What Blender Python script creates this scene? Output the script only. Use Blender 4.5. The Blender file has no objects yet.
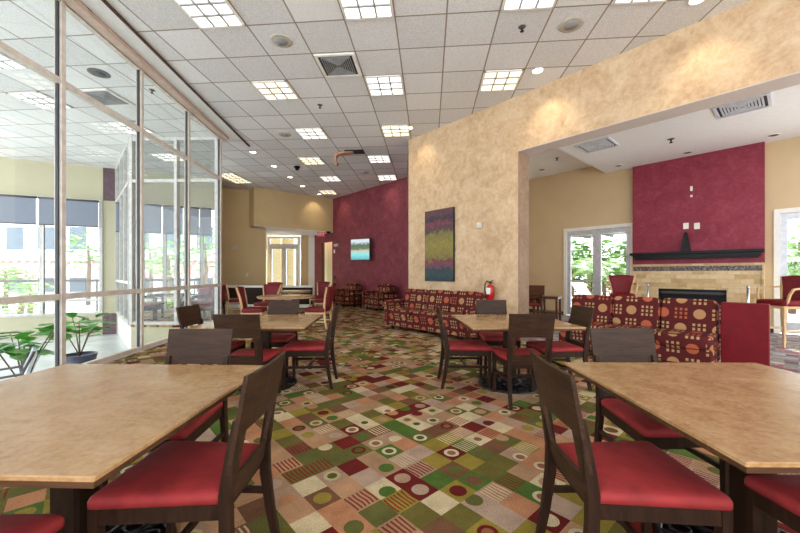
import bpy, math, random
from mathutils import Vector, Matrix
random.seed(7)
SC = bpy.context.scene
COL = SC.collection
PI = math.pi
H = 1.22            # eye height (m)
F = 356.0           # focal length in pixels of the 800x533 frame
HZ = 273.5

# ---------------------------------------------------------------- camera, world, exposure
cd = bpy.data.cameras.new('camera'); cam = bpy.data.objects.new('camera', cd); COL.objects.link(cam)
cam.location = (0, 0, H); cam.rotation_euler = (PI/2, 0, 0)
cd.sensor_width = 36; cd.lens = 36*F/800; cd.shift_y = (HZ-266.5)/800; cd.clip_start = .05; cd.clip_end = 300
SC.camera = cam
w = bpy.data.worlds.new('world'); SC.world = w; w.use_nodes = True
w.node_tree.nodes['Background'].inputs[0].default_value = (.93, .965, 1, 1)
w.node_tree.nodes['Background'].inputs[1].default_value = 3.3
SC.view_settings.view_transform = 'Standard'; SC.view_settings.look = 'None'
SC.view_settings.exposure = 0.35; SC.view_settings.gamma = 1; SC.view_settings.use_curve_mapping = False
sd = bpy.data.lights.new('sun', 'SUN'); sd.energy = 14.0; sd.angle = .03; sd.color = (1, .97, .9)
so = bpy.data.objects.new('sun', sd); COL.objects.link(so); so.rotation_euler = Vector((-.55, -.5, -.67)).to_track_quat('-Z', 'Y').to_euler()
TROFFER = 1.25       # emission of the ceiling troffer diffusers

# ---------------------------------------------------------------- geometry of the place
CEIL = H+3.23; HEAD = 3.45; SUNK = -.64
def at(px, py, z):
    d = (H-z)*F/(py-HZ); return Vector(((px-400)/F*d, d, z))
def atd(px, d, z=0): return Vector(((px-400)/F*d, d, z))
T = Vector((.666, -.746, 0)); Nn = Vector((-.746, -.666, 0))    # wing direction, normal towards the dining room
GU = Vector((.9967, -.0812, 0)); GV = Vector((.0812, .9967, 0)) # ceiling grid axes
CW = lambda d: Vector((7.913-.893*d, d, 0))      # textured cream wall line
FW = lambda d: Vector((14.2-.893*d, d, 0))       # far wall of the fireplace wing
MW = lambda d: Vector((10.97-.9*d, d, 0))        # magenta wall
WW = lambda d: Vector((-9.07+2.19*(d-10.85), d, 0))  # outer window wall
GL = lambda d: Vector((-3.684-.067*d, d, 0))     # tall glass wall
def pxline(fn, px, lo=1, hi=30):
    for _ in range(60):
        m = (lo+hi)/2; p = fn(m)
        s = p.x/m-(px-400)/F; s0 = fn(lo).x/lo-(px-400)/F
        if (s > 0) == (s0 > 0): lo = m
        else: hi = m
    return fn(lo)

# ---------------------------------------------------------------- node helper
def lin(c):
    return tuple(((v/255)/12.92 if v/255 <= .04045 else ((v/255+.055)/1.055)**2.4) for v in c[:3])+(1,)
class X:
    def __init__(s, nt, sock): s.nt = nt; s.s = sock
    def _m(s, op, *a, rev=False):
        n = s.nt.nodes.new('ShaderNodeMath'); n.operation = op
        ar = [s]+list(a)
        if rev: ar = [ar[1], ar[0]]+ar[2:]
        for i, v in enumerate(ar):
            if isinstance(v, X): s.nt.links.new(v.s, n.inputs[i])
            else: n.inputs[i].default_value = v
        return X(s.nt, n.outputs[0])
    def __add__(s, o): return s._m('ADD', o)
    def __sub__(s, o): return s._m('SUBTRACT', o)
    def __rsub__(s, o): return s._m('SUBTRACT', o, rev=True)
    def __mul__(s, o): return s._m('MULTIPLY', o)
    __radd__ = __add__; __rmul__ = __mul__
    def __truediv__(s, o): return s._m('DIVIDE', o)
    def __lt__(s, o): return s._m('LESS_THAN', o)
    def __gt__(s, o): return s._m('GREATER_THAN', o)
    def floor(s): return s._m('FLOOR')
    def fract(s): return s._m('FRACT')
    def abs(s): return s._m('ABSOLUTE')
    def sqrt(s): return s._m('SQRT')
    def sin(s): return s._m('SINE')
    def mod2(s): return s._m('FLOORED_MODULO', 2.0)
    def max(s, o): return s._m('MAXIMUM', o)
    def min(s, o): return s._m('MINIMUM', o)
class Mat:
    def __init__(s, name, rough=.5, spec=.5, metal=0, col=None):
        s.m = bpy.data.materials.new(name); s.m.use_nodes = True; s.nt = s.m.node_tree
        s.b = s.nt.nodes['Principled BSDF']; s.b.inputs['Roughness'].default_value = rough
        s.b.inputs['Specular IOR Level'].default_value = spec; s.b.inputs['Metallic'].default_value = metal
        if col: s.b.inputs['Base Color'].default_value = lin(col)
    def coords(s, kind='Object'):
        n = s.nt.nodes.new('ShaderNodeTexCoord'); sp = s.nt.nodes.new('ShaderNodeSeparateXYZ')
        s.nt.links.new(n.outputs[kind], sp.inputs[0]); s.vec = n.outputs[kind]
        return [X(s.nt, sp.outputs[i]) for i in range(3)]
    def comb(s, a, b, c=0):
        n = s.nt.nodes.new('ShaderNodeCombineXYZ')
        for i, v in enumerate((a, b, c)):
            if isinstance(v, X): s.nt.links.new(v.s, n.inputs[i])
            else: n.inputs[i].default_value = v
        return n.outputs[0]
    def noise(s, scale, detail=3, vec=None, rough=.5, dist=0):
        n = s.nt.nodes.new('ShaderNodeTexNoise'); n.inputs['Scale'].default_value = scale
        n.inputs['Detail'].default_value = detail; n.inputs['Roughness'].default_value = rough; n.inputs['Distortion'].default_value = dist
        s.nt.links.new(vec or s.vec, n.inputs['Vector']); return X(s.nt, n.outputs[0])
    def white(s, vec):
        n = s.nt.nodes.new('ShaderNodeTexWhiteNoise'); s.nt.links.new(vec, n.inputs['Vector']); return X(s.nt, n.outputs['Value'])
    def ramp(s, fac, stops, const=False):
        n = s.nt.nodes.new('ShaderNodeValToRGB'); r = n.color_ramp
        if const: r.interpolation = 'CONSTANT'
        while len(r.elements) < len(stops): r.elements.new(.5)
        for e, (p, c) in zip(r.elements, stops): e.position = p; e.color = lin(c)
        s.nt.links.new(fac.s, n.inputs[0]); return n.outputs[0]
    def mix(s, f, a, b, mode='MIX'):
        n = s.nt.nodes.new('ShaderNodeMix'); n.data_type = 'RGBA'; n.blend_type = mode
        for i, v in ((0, f), (6, a), (7, b)):
            if isinstance(v, X): s.nt.links.new(v.s, n.inputs[i])
            elif isinstance(v, (tuple, float, int)): n.inputs[i].default_value = lin(v) if isinstance(v, tuple) else v
            else: s.nt.links.new(v, n.inputs[i])
        return n.outputs[2]
    def color(s, sock): s.nt.links.new(sock, s.b.inputs['Base Color']); return s
    def bump(s, h, strength=.3, dist=.01):
        n = s.nt.nodes.new('ShaderNodeBump'); n.inputs['Strength'].default_value = strength; n.inputs['Distance'].default_value = dist
        s.nt.links.new(h.s, n.inputs['Height']); s.nt.links.new(n.outputs[0], s.b.inputs['Normal']); return s
M = {}
def plain(name, col, rough=.5, spec=.5, metal=0, var=.06, scale=12):
    m = Mat(name, rough, spec, metal); m.coords()
    n = m.noise(scale, 3)
    a = tuple(max(0, c*(1-var)) for c in col); b = tuple(min(255, c*(1+var)) for c in col)
    m.color(m.ramp(n, [(.3, a), (.7, b)])); M[name] = m.m; return m
def mottled(name, c1, c2, c3, sc=3, rough=.6, bump=.25):
    m = Mat(name, rough, .35); m.coords()
    n1 = m.noise(sc, 8, rough=.7, dist=.8); n2 = m.noise(sc*5, 5, rough=.7)
    m.color(m.ramp(n1*.6+n2*.4, [(.36, c1), (.5, c2), (.64, c3)])); m.bump(n2, bump, .01); M[name] = m.m
def wood(name, c1, c2, rough=.35, sc=4, axis=0):
    m = Mat(name, rough, .18); x, y, z = m.coords()
    v = m.comb(x*(1 if axis == 0 else 9), y*9, z*(1 if axis == 2 else 9))
    n = m.noise(sc, 6, v, .6, 1.2)
    m.color(m.ramp(n, [(.3, c1), (.7, c2)])); m.bump(n, .05, .002); M[name] = m.m
plain('white_frame', (205, 203, 198), .45); plain('frame_beige', (203, 192, 180), .4)
plain('gasket', (52, 56, 60), .5); plain('alu', (196, 200, 208), .35, .5, .2)
plain('beige_wall', (198, 172, 126), .7, .3, var=.02, scale=2); plain('sand_wall', (203, 181, 144), .7, .3, var=.02, scale=2)
plain('sage_wall', (196, 190, 162), .7, .3, var=.02, scale=2); plain('pale_wall', (222, 220, 180), .7, .3, var=.02)
plain('white_ceiling', (236, 236, 234), .8, .2, var=.01); plain('white_trim', (232, 230, 222), .5, var=.02)
plain('purple_stone', (92, 72, 78), .5, var=.12); plain('beam_pink', (196, 172, 156), .5, var=.05)
mottled('cream_plaster', (178, 146, 112), (200, 169, 134), (214, 190, 158), 2.6)
mottled('magenta_plaster', (108, 42, 54), (128, 54, 66), (148, 78, 88), 3.2)
mottled('wine_plaster', (122, 38, 56), (138, 48, 66), (152, 66, 82), 3.2)
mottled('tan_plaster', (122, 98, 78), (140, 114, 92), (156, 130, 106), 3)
plain('dark_base', (44, 34, 34), .5); wood('dark_wood', (28, 16, 11), (52, 33, 23), .4, 4, 2)
wood('panel_wood', (38, 24, 17), (68, 46, 31), .45, 4, 0); wood('oak', (186, 150, 104), (216, 184, 140), .4, 4, 2)
wood('edge_wood', (62, 40, 26), (92, 62, 42), .35, 4, 0); wood('walnut', (70, 40, 28), (100, 62, 44), .4)
plain('red_vinyl', (140, 44, 45), .65, .2, var=.1); plain('maroon_vinyl', (108, 16, 26), .6, .2, var=.06)
plain('wine_cloth', (112, 32, 38), .7, .3, var=.1, scale=30)
plain('black', (18, 18, 20), .4, .25); plain('black_soft', (30, 30, 32), .6); plain('iron', (44, 42, 44), .3, .5, .6)
plain('chrome', (190, 194, 200), .2, .5, 1); plain('green_leaf', (72, 150, 44), .4, var=.3, scale=6)
plain('bush', (104, 142, 70), .6, var=.4, scale=4); plain('bush_dark', (74, 112, 52), .6, var=.4, scale=4)
plain('pot_blue', (60, 66, 90), .4); plain('paving', (222, 222, 220), .7, var=.04, scale=2)
plain('court_floor', (200, 206, 206), .25, .5, var=.05, scale=1.5); plain('facade', (238, 236, 232), .7, var=.03)
plain('blind', (132, 140, 154), .7, var=.05, scale=30); plain('window_dark', (90, 104, 118), .2)
plain('tv_black', (18, 18, 20), .3); plain('fire_red', (176, 24, 30), .3); plain('label_white', (222, 222, 214), .5)
plain('trunk', (110, 90, 70), .8); plain('vent_grey', (150, 150, 150), .5); plain('speaker_tan', (186, 178, 164), .6)
plain('header_grey', (206, 194, 184), .7, .2, var=.02, scale=2); plain('louvre_white', (206, 212, 220), .4); plain('column_paint', (150, 138, 104), .7); plain('lounger', (205, 214, 226), .5); plain('canopy', (120, 122, 126), .7); plain('salmon', (190, 140, 116), .6)
plain('exit_red', (200, 30, 50), .5); plain('shade_grey', (86, 84, 84), .6)
# tan laminate
m = Mat('laminate', .22, .45); m.coords(); n = m.noise(9, 8, rough=.75, dist=.5); n2 = m.noise(60, 3)
m.color(m.ramp(n*.7+n2*.3, [(.36, (142, 105, 68)), (.5, (166, 129, 88)), (.64, (182, 149, 108))])); M['laminate'] = m.m
# ceiling tiles
m = Mat('ceiling_tile', .85, .2); x, y, z = m.coords()
u = ((x*.9967-y*.0812-.22)/.646); v = ((x*.0812+y*.9967-5.104)/.645)
fu = (u.fract()-.5).abs(); fv = (v.fract()-.5).abs()
line = (fu.max(fv)) > .4885; groove = (fu.max(fv)) > .481
sp = m.noise(90, 2); big = m.white(m.comb(u.floor(), v.floor()))
base = m.ramp(sp*.8+big*.2, [(.3, (205, 204, 203)), (.55, (232, 231, 230)), (.8, (244, 243, 242))])
c = m.mix(groove, base, (190, 184, 178)); c = m.mix(line, c, (146, 130, 116)); m.color(c); m.bump(sp, .2, .004); M['ceiling_tile'] = m.m
# carpet
def carpet(name, pal, cell, streaky=False):
    m = Mat(name, .95, .1); x, y, z = m.coords()
    p = (x*.666-y*.746)/cell; q = (x*.746+y*.666)/cell
    cp = p.floor(); cq = q.floor(); fp = p.fract()-.5; fq = q.fract()-.5
    w1 = m.white(m.comb(cp, cq, 1.3)); w2 = m.white(m.comb(cp, cq, 7.7)); w3 = m.white(m.comb(cp, cq, 4.1)); w4 = m.white(m.comb(cp, cq, 9.2))
    st = [(i/len(pal), c) for i, c in enumerate(pal)]
    base = m.ramp(w1, st, True); alt = m.ramp((w1+.15+w3*.7).fract(), st, True)
    ox = ((w4 < .3)*.28)*((w3 > .5)*2-1)
    r = ((fp-ox)*(fp-ox)+fq*fq).sqrt()
    disc = (r < .33)*(w2 > .38)*(w2 < .60)
    ring = (r < .34)*(r > .2)*(w2 > .60)*(w2 < .74)
    ring2 = (r < .2)*(w2 > .60)*(w2 < .74)
    wob = m.noise(2.0/cell*.3, 2)
    st1 = ((fq+wob*.3)*38).sin() > .25
    stripes = st1*(w2 > .74)*(w2 < .92)*(fp.abs() < .42)*(w4 > .2)
    c = m.mix(disc, base, alt); c = m.mix(ring, c, m.ramp(w4, [(0, (214, 204, 172)), (.6, (200, 186, 140)), (.8, (110, 34, 30))], True))
    c = m.mix(ring2, c, m.ramp(w3, [(0, (90, 92, 40)), (.5, (150, 100, 70))], True))
    c = m.mix(stripes, c, m.ramp(w3, [(0, (132, 44, 36)), (.62, (214, 190, 156))], True))
    fine = m.noise(140, 2); wear = m.noise(5, 4, rough=.7)
    c = m.mix(.62, c, m.ramp(fine*.5+wear*.5, [(.34, (120, 108, 94)), (.66, (255, 250, 244))]), 'MULTIPLY')
    m.color(c); m.bump(fine, .4, .004); M[name] = m.m
PAL = [(108, 36, 32), (112, 104, 52), (84, 112, 48), (190, 134, 98), (186, 160, 140), (152, 134, 58), (214, 196, 158), (190, 148, 112), (102, 102, 54), (178, 146, 122), (176, 140, 108), (120, 84, 60)]
carpet('carpet', PAL, .15)
carpet('wing_carpet', [(150, 146, 156), (170, 168, 176), (128, 120, 130), (176, 130, 140), (150, 160, 140), (190, 190, 196)], .13)
# sofa fabric
def fabric(name, ca, cb):
    m = Mat(name, .85, .2); x, y, z = m.coords('UV'); s = .195
    p = x/s; q = y/s; par = (p.floor()+q.floor()).mod2() > .5
    fp = p.fract()-.5; fq = q.fract()-.5; r = (fp*fp+fq*fq).sqrt()
    disc = (r < .33)*par
    gp = ((p.fract()*3.6-.3).fract()-.5).abs(); gq = ((q.fract()*3.6-.3).fract()-.5).abs()
    ins = (fp.abs() < .40)*(fq.abs() < .40)
    grid = (gp < .26)*(gq < .30)*ins*(1-par)
    wn = m.white(m.comb(p.floor(), q.floor()))
    c = m.mix(disc, (86, 30, 30), m.ramp(wn, [(0, ca), (.55, cb)], True))
    c = m.mix(grid, c, m.ramp(wn, [(0, (182, 146, 104)), (.7, (168, 90, 60))], True))
    n = m.noise(300, 2); c = m.mix(.3, c, m.ramp(n, [(.3, (120, 110, 110)), (.7, (255, 255, 255))]), 'MULTIPLY')
    m.color(c); M[name] = m.m
fabric('sofa_fabric', (176, 92, 64), (178, 132, 92))
m = Mat('seat_top_fabric', .85, .2); m.coords(); n = m.noise(14, 3, rough=.6)
m.color(m.ramp(n, [(.42, (130, 50, 34)), (.5, (188, 120, 76)), (.6, (206, 160, 104))])); M['seat_top_fabric'] = m.m
# stone tile + mosaic
m = Mat('stone_tile', .6, .4); x, y, z = m.coords('UV')
row = (y/.1).floor(); uu = x/.2+row.mod2()*.5
ed = ((uu.fract()-.5).abs() > .488).max(((y/.1).fract()-.5).abs() > .475)
wn = m.white(m.comb(uu.floor(), row)); n = m.noise(12, 5)
c = m.mix(ed, m.ramp(wn*.5+n*.5, [(.2, (182, 152, 104)), (.5, (206, 180, 136)), (.8, (222, 200, 160))]), (186, 160, 122)); m.color(c); M['stone_tile'] = m.m
m = Mat('mosaic', .35, .5); x, y, z = m.coords('UV'); wn = m.white(m.comb((x/.022).floor(), (y/.022).floor()))
m.color(m.ramp(wn, [(0, (54, 44, 44)), (.4, (96, 80, 72)), (.8, (140, 118, 104))], True)); M['mosaic'] = m.m
# glass
def glass(name, tint, lo=.03, k=.25):
    m = bpy.data.materials.new(name); m.use_nodes = True; nt = m.node_tree; nt.nodes.clear()
    o = nt.nodes.new('ShaderNodeOutputMaterial'); mx = nt.nodes.new('ShaderNodeMixShader')
    t = nt.nodes.new('ShaderNodeBsdfTransparent'); t.inputs[0].default_value = tint+(1,)
    g = nt.nodes.new('ShaderNodeBsdfGlossy'); g.inputs['Roughness'].default_value = .01
    lw = nt.nodes.new('ShaderNodeLayerWeight'); lw.inputs[0].default_value = .15
    mm = nt.nodes.new('ShaderNodeMath'); mm.operation = 'MULTIPLY_ADD'; mm.inputs[1].default_value = k; mm.inputs[2].default_value = lo
    nt.links.new(lw.outputs['Facing'], mm.inputs[0]); nt.links.new(mm.outputs[0], mx.inputs[0])
    nt.links.new(t.outputs[0], mx.inputs[1]); nt.links.new(g.outputs[0], mx.inputs[2]); nt.links.new(mx.outputs[0], o.inputs[0]); M[name] = m
glass('glass', (.97, .99, .99)); glass('clear_glass', (.97, .98, .98), .02, .15)
def emis(name, col, st):
    m = bpy.data.materials.new(name); m.use_nodes = True; b = m.node_tree.nodes['Principled BSDF']
    b.inputs['Base Color'].default_value = lin(col); b.inputs['Emission Color'].default_value = lin(col); b.inputs['Emission Strength'].default_value = st; M[name] = m
emis('lamp_cool', (255, 250, 246), TROFFER); emis('lamp_warm', (255, 240, 205), TROFFER); emis('bulb', (255, 236, 200), 6)
# television picture: pool under trees
m = Mat('tv_picture', .3); x, y, z = m.coords('UV'); n = m.noise(9, 4)
c = m.ramp(y+n*.25-.12, [(0, (60, 150, 160)), (.26, (110, 205, 205)), (.44, (190, 170, 150)), (.52, (70, 100, 60)), (.72, (60, 80, 50)), (.88, (190, 200, 205))])
m.color(c); m.nt.links.new(c, m.b.inputs['Emission Color']); m.b.inputs['Emission Strength'].default_value = .5; M['tv_picture'] = m.m
# abstract painting
m = Mat('abstract_paint', .6); x, y, z = m.coords('UV')
nx = m.noise(6, 5, m.comb(x*1.1, y*2.0), .7, 1); nb = m.noise(16, 4, m.comb(x*1.2, y*1.2), .7)
c = m.ramp(y+(nx-.5)*.34, [(0, (26, 40, 48)), (.1, (38, 70, 74)), (.17, (42, 58, 66)), (.2, (112, 62, 90)), (.27, (120, 52, 62)), (.31, (132, 112, 56)), (.5, (146, 136, 58)), (.66, (130, 116, 56)), (.72, (66, 50, 62)), (.8, (130, 56, 72)), (.86, (40, 40, 58)), (.94, (96, 56, 62))])
c = m.mix(.5, c, m.ramp(nb, [(.35, (90, 90, 96)), (.65, (255, 250, 240))]), 'MULTIPLY'); m.color(c); M['abstract_paint'] = m.m
# striped awning
m = Mat('awning', .7); x, y, z = m.coords(); m.color(m.mix((x*1.6).fract() > .5, (214, 196, 192), (206, 140, 132))); M['awning'] = m.m

# ---------------------------------------------------------------- mesh builder
class MB:
    def __init__(s): s.v = []; s.f = []; s.sm = []
    def add(s, vs, fs, smooth=False):
        o = len(s.v); s.v += [tuple(v) for v in vs]; s.f += [tuple(i+o for i in f) for f in fs]; s.sm += [smooth]*len(fs); return s
    def box(s, c, d, R=None, taper=1, bev=0):
        hx, hy, hz = d[0]/2, d[1]/2, d[2]/2
        if bev:
            b = bev; pts = []
            for z, ins in ((-hz, b), (-hz+b, 0), (hz-b, 0), (hz, b)):
                X0, Y0 = hx-ins, hy-ins
                for (sx, sy) in ((-1, -1), (1, -1), (1, 1), (-1, 1)):
                    if (sx*sy) > 0: pts += [(sx*X0, sy*(Y0-b), z), (sx*(X0-b), sy*Y0, z)]
                    else: pts += [(sx*(X0-b), sy*Y0, z), (sx*X0, sy*(Y0-b), z)]
            n = 8; fs = [tuple(reversed(range(n)))]+[(k*n+i, k*n+(i+1) % n, (k+1)*n+(i+1) % n, (k+1)*n+i) for k in range(3) for i in range(n)]+[tuple(range(3*n, 4*n))]
            # order around: fix ring by angle
            fixed = []
            for k in range(4):
                ring = sorted(pts[k*8:k*8+8], key=lambda p: math.atan2(p[1]/hy, p[0]/hx)); fixed += ring
            pts = fixed
        else:
            pts = [(x*(taper if z < 0 else 1), y*(taper if z < 0 else 1), z) for z in (-hz, hz) for x, y in ((-hx, -hy), (hx, -hy), (hx, hy), (-hx, hy))]
            fs = [(3, 2, 1, 0), (4, 5, 6, 7)]+[(i, (i+1) % 4, 4+(i+1) % 4, 4+i) for i in range(4)]
        c = Vector(c); out = []
        for p in pts:
            p = Vector(p)
            if R is not None: p = (Matrix.Rotation(R, 3, 'Z') if isinstance(R, (int, float)) else R) @ p
            out.append(p+c)
        return s.add(out, fs)
    def prism(s, poly, z0, z1):
        n = len(poly); a = sum(poly[i][0]*poly[(i+1) % n][1]-poly[(i+1) % n][0]*poly[i][1] for i in range(n))
        if a < 0: poly = list(reversed(poly))
        vs = [(p[0], p[1], z0) for p in poly]+[(p[0], p[1], z1) for p in poly]
        return s.add(vs, [tuple(reversed(range(n))), tuple(range(n, 2*n))]+[(i, (i+1) % n, n+(i+1) % n, n+i) for i in range(n)])
    def wall(s, a, b, z0, z1, t=.1, nrm=None):
        """thin wall between ground points a, b, thickness grows away from nrm"""
        a, b = Vector(a), Vector(b); d = (b-a).normalized(); n = Vector((-d.y, d.x, 0))
        if nrm is not None and n.dot(Vector(nrm)) > 0: n = -n
        return s.prism([a.xy, b.xy, (b+n*t).xy, (a+n*t).xy], z0, z1)
    def bar(s, pts, sec, up=None, smooth=False, cap=True):
        """sweep: sec = list per point of (w,h) rectangles; or radius -> round"""
        pts = [Vector(p) for p in pts]; rings = []
        for i, p in enumerate(pts):
            t = (pts[min(i+1, len(pts)-1)]-pts[max(i-1, 0)]).normalized()
            ref = Vector(up) if up else (Vector((0, 0, 1)) if abs(t.z) < .9 else Vector((0, 1, 0)))
            a = t.cross(ref).normalized(); b = a.cross(t).normalized()
            q = sec[i] if isinstance(sec, list) else sec
            if isinstance(q, tuple): rings.append([p+a*q[0]/2*sx+b*q[1]/2*sy for sx, sy in ((-1, -1), (1, -1), (1, 1), (-1, 1))])
            else: rings.append([p+a*q*math.cos(k*PI/4)+b*q*math.sin(k*PI/4) for k in range(8)])
        n = len(rings[0]); vs = [v for r in rings for v in r]
        fs = [(k*n+i, k*n+(i+1) % n, (k+1)*n+(i+1) % n, (k+1)*n+i) for k in range(len(rings)-1) for i in range(n)]
        if cap: fs += [tuple(reversed(range(n))), tuple(range((len(rings)-1)*n, len(rings)*n))]
        return s.add(vs, fs, smooth or n == 8)
    def lathe(s, c, prof, n=24, cap=True):
        c = Vector(c); vs = [c+Vector((r*math.cos(2*PI*k/n), r*math.sin(2*PI*k/n), z)) for r, z in prof for k in range(n)]
        fs = [(j*n+i, j*n+(i+1) % n, (j+1)*n+(i+1) % n, (j+1)*n+i) for j in range(len(prof)-1) for i in range(n)]
        if cap: fs += [tuple(reversed(range(n))), tuple(range((len(prof)-1)*n, len(prof)*n))]
        return s.add(vs, fs, True)
    def torus(s, c, R, r, n=24, m=6, sx=1):
        c = Vector(c); vs = [c+Vector(((R+r*math.cos(b))*math.cos(a), (R+r*math.cos(b))*math.sin(a)*sx, r*math.sin(b))) for a in [2*PI*k/n for k in range(n)] for b in [2*PI*j/m for j in range(m)]]
        return s.add(vs, [(i*m+j, ((i+1) % n)*m+j, ((i+1) % n)*m+(j+1) % m, i*m+(j+1) % m) for i in range(n) for j in range(m)], True)
    def cushion(s, c, d, e=.25, R=None, n=10, pw=.32):
        """pillow-like rounded block"""
        vs = []; fs = []
        m = n
        for i in range(m+1):
            th = -PI/2+PI*i/m
            for j in range(2*n):
                ph = 2*PI*j/(2*n)
                g = lambda w_, e_: math.copysign(abs(w_)**e_, w_)
                vs.append(Vector((d[0]/2*g(math.cos(th), e)*g(math.cos(ph), pw), d[1]/2*g(math.cos(th), e)*g(math.sin(ph), pw), d[2]/2*g(math.sin(th), e*1.6))))
        k = 2*n
        for i in range(m):
            for j in range(k): fs.append((i*k+j, i*k+(j+1) % k, (i+1)*k+(j+1) % k, (i+1)*k+j))
        c = Vector(c)
        if R is not None: RR = Matrix.Rotation(R, 3, 'Z') if isinstance(R, (int, float)) else R; vs = [RR @ v for v in vs]
        return s.add([v+c for v in vs], fs, True)
    def build(s, name, mat, parent=None, uv=False, bevel=0):
        me = bpy.data.meshes.new(name); me.from_pydata(s.v, [], s.f); me.update()
        me.polygons.foreach_set('use_smooth', s.sm)
        if uv:
            l = me.uv_layers.new(name='UVMap')
            for p in me.polygons:
                n = p.normal; a = max(range(3), key=lambda i: abs(n[i]))
                for li in p.loop_indices:
                    co = me.vertices[me.loops[li].vertex_index].co
                    l.data[li].uv = (co.y, co.z) if a == 0 else (co.x, co.z) if a == 1 else (co.x, co.y)
        me.materials.append(M[mat])
        o = bpy.data.objects.new(name, me); COL.objects.link(o)
        if parent: o.parent = parent
        if bevel:
            b = o.modifiers.new('bevel', 'BEVEL'); b.width = bevel; b.segments = 2; b.limit_method = 'ANGLE'
        return o
def tag(o, label=None, cat=None, group=None, kind=None):
    if label: o['label'] = label
    if cat: o['category'] = cat
    if group: o['group'] = group
    if kind: o['kind'] = kind
    return o
def empty(name, loc=(0, 0, 0), rz=0, label=None, cat=None, group=None, kind=None):
    o = bpy.data.objects.new(name, None); COL.objects.link(o); o.location = loc; o.rotation_euler = (0, 0, rz); o.empty_display_size = .1
    return tag(o, label, cat, group, kind)
def struct(name, mb, mat, parent=None, uv=False):
    o = mb.build(name, mat, parent, uv)
    if not parent: o['kind'] = 'structure'
    return o
def copy_tree(o, parent=None):
    c = o.copy(); COL.objects.link(c); c.parent = parent
    for ch in list(o.children): copy_tree(ch, c)
    return c
USED = set()
def place(proto, loc, rz, label, group=None, scale=None):
    if proto.name in USED: o = copy_tree(proto)
    else: o = proto; USED.add(proto.name)
    o.location = loc; o.rotation_euler = (0, 0, rz); o['label'] = label
    if group: o['group'] = group
    elif 'group' in o: del o['group']
    if scale: o.scale = (scale,)*3
    return o
def xy(v): return (v[0], v[1])

# ================================================================ STRUCTURE
G0, G1 = GL(-3), GL(8.39)
S_A = Vector((-6.42, 8.5, 0)); S_B = Vector((-8.66, 10.85, 0)); W_E = Vector((-6.1, 12.2, 0)); B0 = Vector((-6.75, 13.4, 0)); B1 = Vector((-5.31, 14.1, 0))
M_R = MW(11.93); M_L = MW(16.62); C_F = CW(8.63); C_J = pxline(CW, 518)
S_B = pxline(WW, 117.5)
# floors
struct('floor', MB().prism([xy(G0), xy(CW(-3)), xy(C_J), xy(C_F), xy(M_R), xy(M_L), (-3.0, 17.6), (-6.9, 17.2), xy(B0), xy(W_E), xy(S_B), xy(S_A), xy(G1)], -.06, 0), 'carpet')
wf = [CW(-3), C_J, C_J-Nn*.37, CW(8.2)-Nn*.37, CW(8.2)-Nn*.37-Nn*3.2-T*1.5, FW(13.4), FW(1)]
struct('floor_wing', MB().prism([xy(CW(-1)-T*0), xy(C_J), xy(C_J-Nn*.37), xy(C_J-Nn*.37-T*2.4), xy(FW(11.9)), xy(FW(2.2))], -.06, 0), 'wing_carpet')
struct('floor_court', MB().prism([(-16, -3), xy(G0), xy(GL(8.45)), xy(S_A), xy(S_B), xy(WW(8.0))], SUNK-.06, SUNK), 'court_floor')
# ceilings
struct('ceiling', MB().prism([(-12.4, -3), xy(CW(-3)), xy(C_F), xy(M_R), xy(M_L), (-3.9, 17.2), (-7, 17.2), xy(B0), xy(W_E), xy(WW(9.3))], CEIL, CEIL+.1), 'ceiling_tile')
sof_e = [pxline(lambda d: Vector((d*(608-400)/F, d, 0)), 608)] and atd(608, 9.55)
q0 = FW(pxline(FW, 606).y); qd = (-Nn)
e0 = q0+Nn*4.1      # soffit edge meets the back of the header
struct('ceiling_wing', MB().prism([xy(e0), xy(q0), xy(FW(2)), xy(CW(.5)-Nn*.2)], H+2.71, H+2.99), 'white_ceiling')
struct('ceiling_wing_high', MB().prism([xy(e0-T*2.6), xy(q0-T*4.0), xy(q0+T*.1), xy(e0+T*.1)], H+2.98, H+3.1), 'white_ceiling')
# textured cream wall: solid piece, header over the opening
cw = MB(); cw.prism([xy(C_F), xy(C_J), xy(C_J-Nn*.37), xy(C_F-Nn*.37)], 0, CEIL)
cw.prism([xy(C_J), xy(CW(-2.5)), xy(CW(-2.5)-Nn*.37), xy(C_J-Nn*.37)], HEAD, CEIL)
struct('wall_right', cw, 'cream_plaster')
# jamb and head lining of the opening
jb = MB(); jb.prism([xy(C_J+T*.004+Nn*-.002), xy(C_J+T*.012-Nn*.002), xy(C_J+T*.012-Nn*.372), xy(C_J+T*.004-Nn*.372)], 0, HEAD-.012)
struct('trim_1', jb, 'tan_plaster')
hb = MB(); hb.prism([xy(C_J-Nn*.002), xy(CW(-2.4)-Nn*.002), xy(CW(-2.4)-Nn*.372), xy(C_J-Nn*.372)], HEAD-.012, HEAD-.001)
struct('trim_2', hb, 'header_grey')
# return between cream wall and magenta wall
struct('wall_return', MB().wall(C_F, M_R, 0, CEIL, .1, (-1, 0, 0)), 'magenta_plaster')
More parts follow.
